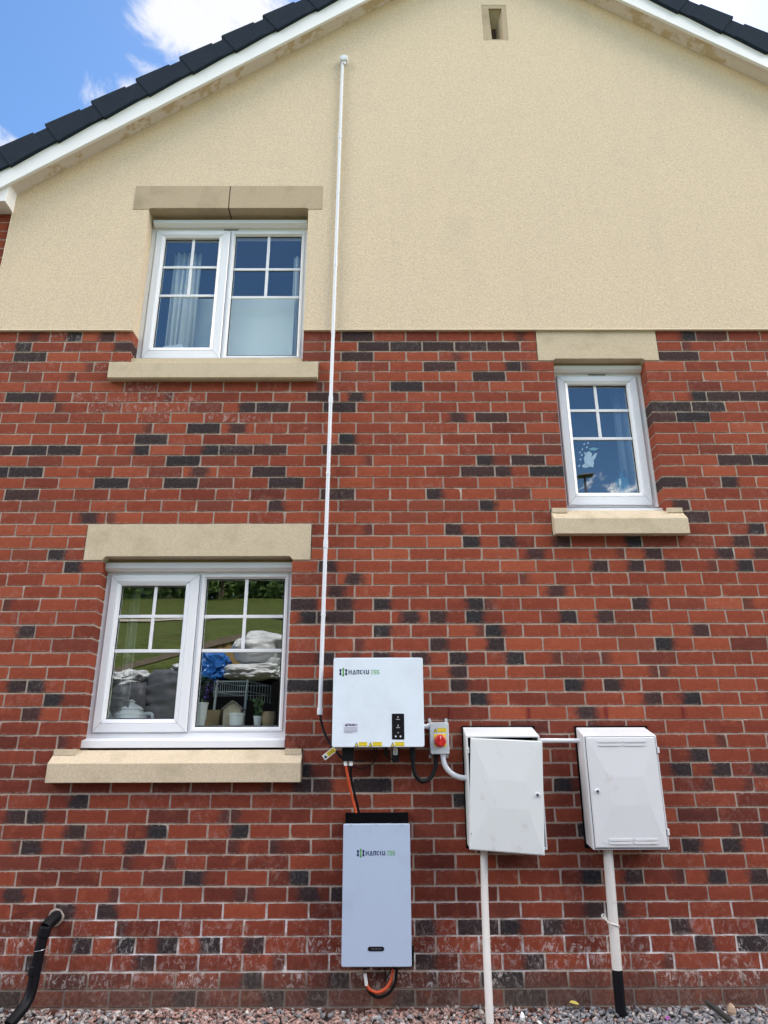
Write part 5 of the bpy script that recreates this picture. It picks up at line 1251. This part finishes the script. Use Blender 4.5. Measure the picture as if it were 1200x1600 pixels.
# small litter on the gravel
def gz_(x, Y): return -.02
def flat(name, lab, cat, px, py, pts, m, Y=-.1, th=.004, ang=0.3):
    X, Z = U(px, py, Y); q = MB(); n = len(pts)
    q.add([(X+a, Y+b, Z+c) for a, b, c in pts]+[(X+a, Y+b, Z+c-th) for a, b, c in pts], [tuple(range(n)), tuple(range(2*n-1, n-1, -1))]+[(i, (i+1) % n, (i+1) % n+n, i+n) for i in range(n)])
    return tag(q.build(name, m, None, bevel=.001), lab, cat)
flat('fallen_leaf', 'small yellow leaf lying on the gravel against the wall', 'leaf', 897, 1568, [(-.024, 0, .006), (-.008, -.012, .004), (.014, -.010, -.002), (.026, .002, -.004), (.012, .010, .008), (-.010, .010, .012)], mat('yellow_leaf', (.45, .36, .08), .7, .3, 30), -.05, .0015)
flat('petal', 'small magenta petal on the grey gravel', 'petal', 1044, 1592, [(-.014, 0, .0), (0, -.012, .004), (.014, 0, 0), (.004, .010, .010), (-.008, .008, .008)], mat('magenta_petal', (.30, .06, .30), .6), -.22, .002)
flat('stick', 'short black stick lying across the gravel at the right', 'stick', 1120, 1580, [(-.045, .02, .040), (-.030, .02, .044), (.050, -.06, -.015), (.036, -.06, -.022)], mat('dark_stick', (.02, .017, .015), .8), -.14, .018)
q = MB(); X, Z = U(1143, 1577, -.12); q.lathe((X, -.12, Z-.02), [(.004, -.012), (.017, -.004), (.021, .012), (.017, .032), (.007, .044)], 'z', 9); tag(q.build('pebble', mat('tan_pebble', (.36, .25, .17), .8, .3, 60), None), 'rounded tan pebble standing on grey gravel at the right', 'pebble')
q = MB(); X, Z = U(816, 1588, -.2); q.lathe((X, -.2, Z-.01), [(.002, -.012), (.010, -.004), (.012, .008), (.008, .022), (.002, .028)], 'z', 7); tag(q.build('pebble', mat('white_pebble', (.75, .76, .78), .5, .05, 60), None), 'small bright white pebble among the gravel between the two pipes', 'pebble')

# ------------------------------------------------------------------ the ground behind the photographer, seen in the glass
timber = mat('weathered_sleeper_timber', (.20, .155, .115), .9, .3, 9, .004, 60); ochre = mat('ochre_board', (.34, .22, .08), .85, .3, 12)
rw = thing('retaining_wall', 'timber sleeper retaining wall behind the viewer', 'retaining wall', (0, -5.2, 0))
for k in range(6): q = MB(); q.box(-7, 7, -5.18, -5.02, -.06+k*.255, -.06+k*.255+.247); q.build('sleeper', timber, rw, bevel=.008)
def at_z(px, py, z):
    D = 1.; best = None
    while D < 40:
        X, Z = U(px, py, D)
        if abs(Z-z) < .02: best = (X, D); break
        D += .01
    return best or (ux(px, py, 6), 6.)
Xc, Zc = U(376, 988, 8.4); Xl, Zl = U(170, 1042, 8.0)
lw = thing('edging_wall', 'low timber edging wall across the grass reflected in the kitchen window', 'edging wall', (Xc, -8.4, Zc-.5))
q = MB(); q.box(Xc, Xc+5, -8.47, -8.33, Zc-.09, Zc+.02)
q2 = MB(); a, b = Vector((Xl, -8.0, 0)), Vector((Xc, -8.4, 0)); d = (b-a).normalized(); n_ = Vector((-d.y, d.x, 0))*.07
q2.hexa([a+n_+Vector((0, 0, Zl-.09)), a-n_+Vector((0, 0, Zl-.09)), a-n_+Vector((0, 0, Zl+.02)), a+n_+Vector((0, 0, Zl+.02))], [b+n_+Vector((0, 0, Zc-.09)), b-n_+Vector((0, 0, Zc-.09)), b-n_+Vector((0, 0, Zc+.02)), b+n_+Vector((0, 0, Zc+.02))])
q.build('coping', timber, lw); q2.build('coping', timber, lw)
q = MB()
for k in range(6):
    p = b+(a-b)*(k/16); zq = Zc+(Zl-Zc)*(k+.5)/16; q.box(p.x-.09, p.x+.07, p.y-.05, p.y+.03, zq-.75, zq-.091)
for k in range(1, 3): q.box(Xc+k*.22, Xc+k*.22+.17, -8.43, -8.37, Zc-.85, Zc-.091)
q.build('boards', ochre, lw)
def lumpy(name, lab, cat, px0, px1, py0, py1, D, depth, m, amp=.08, fr=3., seed=0, pw=4., n=22, st=(1, 1, 1)):
    x0, x1 = ux(px0, py1, D), ux(px1, py1, D); z0, z1 = uz(px0, py1, D), uz(px0, py0, D)
    bm = bmesh.new(); bmesh.ops.create_cube(bm, size=2); bmesh.ops.subdivide_edges(bm, edges=bm.edges, cuts=n, use_grid_fill=True)
    for v in bm.verts:
        c = v.co; l = (abs(c.x)**pw+abs(c.y)**pw+abs(c.z)**pw)**(1/pw); c = c/l
        s = Vector((seed*7.1, seed*3.3, seed)); cs = Vector((c.x*st[0], c.y*st[1], c.z*st[2])); nn = noise.fractal(cs*fr+s, .9, 2.1, 3)+.5*abs(noise.noise(cs*fr*1.8+s))
        c = c*(1+amp*nn); v.co = Vector(((x0+x1)/2+c.x*(x1-x0)/2, -D+c.y*depth/2, (z0+z1)/2+c.z*(z1-z0)/2))
    me = bpy.data.meshes.new(name); bm.to_mesh(me); bm.free(); return tag(put(name, me, m, None, smooth=True), lab, cat)
plast = mat('white_woven_plastic', (.70, .71, .72), .4, .05, 8, dirt=((.50, .50, .52), .5, .7, 2)); bluep = mat('blue_tarpaulin', (.02, .13, .45), .35, .2, 4)
greyp = mat('grey_wrapped_bale', (.10, .105, .12), .5, .15, 5)
lumpy('sack', 'white woven bulk sack slumped on top of the pile reflected in the kitchen window', 'sack', 364, 444, 986, 1037, 6., .7, plast, .24, 1.1, 1, 2.4)
lumpy('sack', 'flat white sack lying under the slumped one in the window reflection', 'sack', 350, 434, 1036, 1062, 6.0, .8, plast, .10, 2., 2, 5)
lumpy('tarpaulin', 'crumpled bright blue tarpaulin beside the white sacks', 'tarpaulin', 302, 352, 1018, 1066, 6.2, .6, bluep, .2, 2.2, 3, 4)
lumpy('wrapped_bale', 'large grey plastic wrapped bale seen in the left pane of the kitchen window', 'bale', 222, 296, 1048, 1150, 6., .9, greyp, .05, 1.6, 4, 6, 26, (.8, 1, 3.5))
lumpy('wrapped_bale', 'smaller dark wrapped bale at the left of the reflected pile', 'bale', 168, 226, 1066, 1150, 5.9, .8, greyp, .05, 1.6, 5, 6, 26, (.8, 1, 3.5))
lumpy('plastic_sheet', 'crumpled clear white plastic sheeting on the left bale', 'plastic sheet', 160, 226, 1046, 1074, 5.8, .5, plast, .35, 1.8, 6, 2.2)
lumpy('plastic_sheet', 'small crumpled pale plastic sheet on the right of the large grey bale', 'plastic sheet', 262, 294, 1034, 1062, 5.9, .4, plast, .4, 2.2, 9, 2.2)
lumpy('crate', 'black crate holding up the white sacks', 'crate', 296, 446, 1064, 1150, 6.1, .7, M['blackm'], .02, 3, 7, 12, 8)

lv1 = mat('dark_green_foliage', (.07, .12, .035), .7, .4, .8, spec=.2); lv2 = mat('mid_green_foliage', (.12, .19, .05), .7, .4, .8, spec=.2); lv3 = mat('blossom_foliage', (.34, .36, .26), .7, .4, .9, spec=.2); bark = mat('tree_bark', (.09, .07, .05), .9, .3, 10)
def tree(x, y, h, r, m, lab, seed):
    rnd = random.Random(seed); z0 = hgt(y)-.1; t = thing('tree', lab, 'tree', (x, y, z0), 'trees on top of the grass bank')
    q = MB(); top = Vector((x+rnd.uniform(-.3, .3), y, z0+h*.7)); q.tube([(x, y, z0), (x+.05, y, z0+h*.3), top], .12, 8, [.16, .11, .04])
    cl = []
    for k in range(15):
        a = rnd.uniform(0, 6.28); rr = r*rnd.uniform(.2, .85); c = Vector((x+rr*math.cos(a), y+rr*math.sin(a)*.7, z0+h*rnd.uniform(.06, .88))); cl.append((c, r*rnd.uniform(.3, .55)))
        q.tube([Vector((x, y, z0+h*.25)), c], .03, 5, [.06, .015])
    q.build('trunk', bark, t)
    q = MB()
    for i in range(2600):
        c, cr = rnd.choice(cl); d = Vector((rnd.gauss(0, 1), rnd.gauss(0, 1), rnd.gauss(0, 1))).normalized()*cr*rnd.uniform(.5, 1.08); p = c+d
        u_ = Vector((rnd.uniform(-1, 1), rnd.uniform(-1, 1), rnd.uniform(-1, 1))).normalized(); v_ = u_.cross(d).normalized(); s = rnd.uniform(.09, .24)
        q.add([p, p+u_*s+v_*s*.4, p+u_*s*2, p+u_*s-v_*s*.4], [(0, 1, 2, 3)])
    q.build('crown', m, t, fixn=False)
for i, (x, y, h, r, m, lab) in enumerate((
    (-19.5, -35, 5.2, 2.6, lv1, 'dark leafy tree farthest left on the bank'), (-15.5, -34, 4.8, 2.4, lv2, 'mid green bushy tree second from the left on the bank'),
    (-12.2, -36, 5.4, 2.6, lv1, 'tall dark tree above the left of the kitchen reflection'), (-9.0, -34.5, 4.4, 2.3, lv2, 'broad green bush in the middle of the reflected trees'),
    (-6.2, -36, 4.9, 2.4, lv1, 'dark tree left of the pale blossom tree'), (-3.2, -34.5, 4.2, 2.2, lv3, 'pale blossoming tree at the right of the reflected trees'),
    (.8, -36, 4.8, 2.6, lv2, 'mid green tree just right of the blossom tree'), (5.2, -35, 4.6, 2.5, lv1, 'dark green tree near the street lamp'))): tree(x, y, h, r, m, lab, i+3)
def hedge():
    rnd = random.Random(99); t = thing('hedge', 'long dense dark hedge behind the trees on the bank', 'hedge', (-6, -39, hgt(-39)))
    q = MB()
    for i in range(9000):
        x = rnd.uniform(-24, 12); zz = hgt(-39)-.6+rnd.random()*(3.4+.8*noise.noise(Vector((x*.35, 0, 2)))+.5*noise.noise(Vector((x*1.1, 3, 2))))
        p = Vector((x, -39+rnd.uniform(-.8, .8), zz)); u_ = Vector((rnd.uniform(-1, 1), rnd.uniform(-.4, .4), rnd.uniform(-1, 1))).normalized(); v_ = u_.cross(Vector((rnd.uniform(-.4, .4), 1, rnd.uniform(-.4, .4)))).normalized(); s = rnd.uniform(.12, .30)
        q.add([p, p+u_*s+v_*s*.5, p+u_*s*2, p+u_*s-v_*s*.5], [(0, 1, 2, 3)])
    q.build('foliage', lv1, t, fixn=False)
hedge()
# street lamp mirrored in the small window
D = 15.; X, Z = U(917, 739, D); lp = thing('street_lamp', 'thin grey street lamp with a flat head mirrored in the small window', 'street lamp', (X+.1, -D, hgt(-D)))
lm = mat('lamp_grey_metal', (.10, .10, .11), .5, .1, 5)
q = MB(); q.tube([(X+.1, -D, hgt(-D)-.1), (X+.0, -D, Z-.06)], .06, 10, [.05, .028]); q.build('pole', lm, lp, smooth=True)
q = MB(); q.prism([(X-.20, Z-.06), (X+.24, Z-.03), (X+.26, Z+.0), (X-.08, Z+.02), (X-.20, Z-.02)], -D-.14, -D+.14); q.build('lamp_head', lm, lp, bevel=.02)
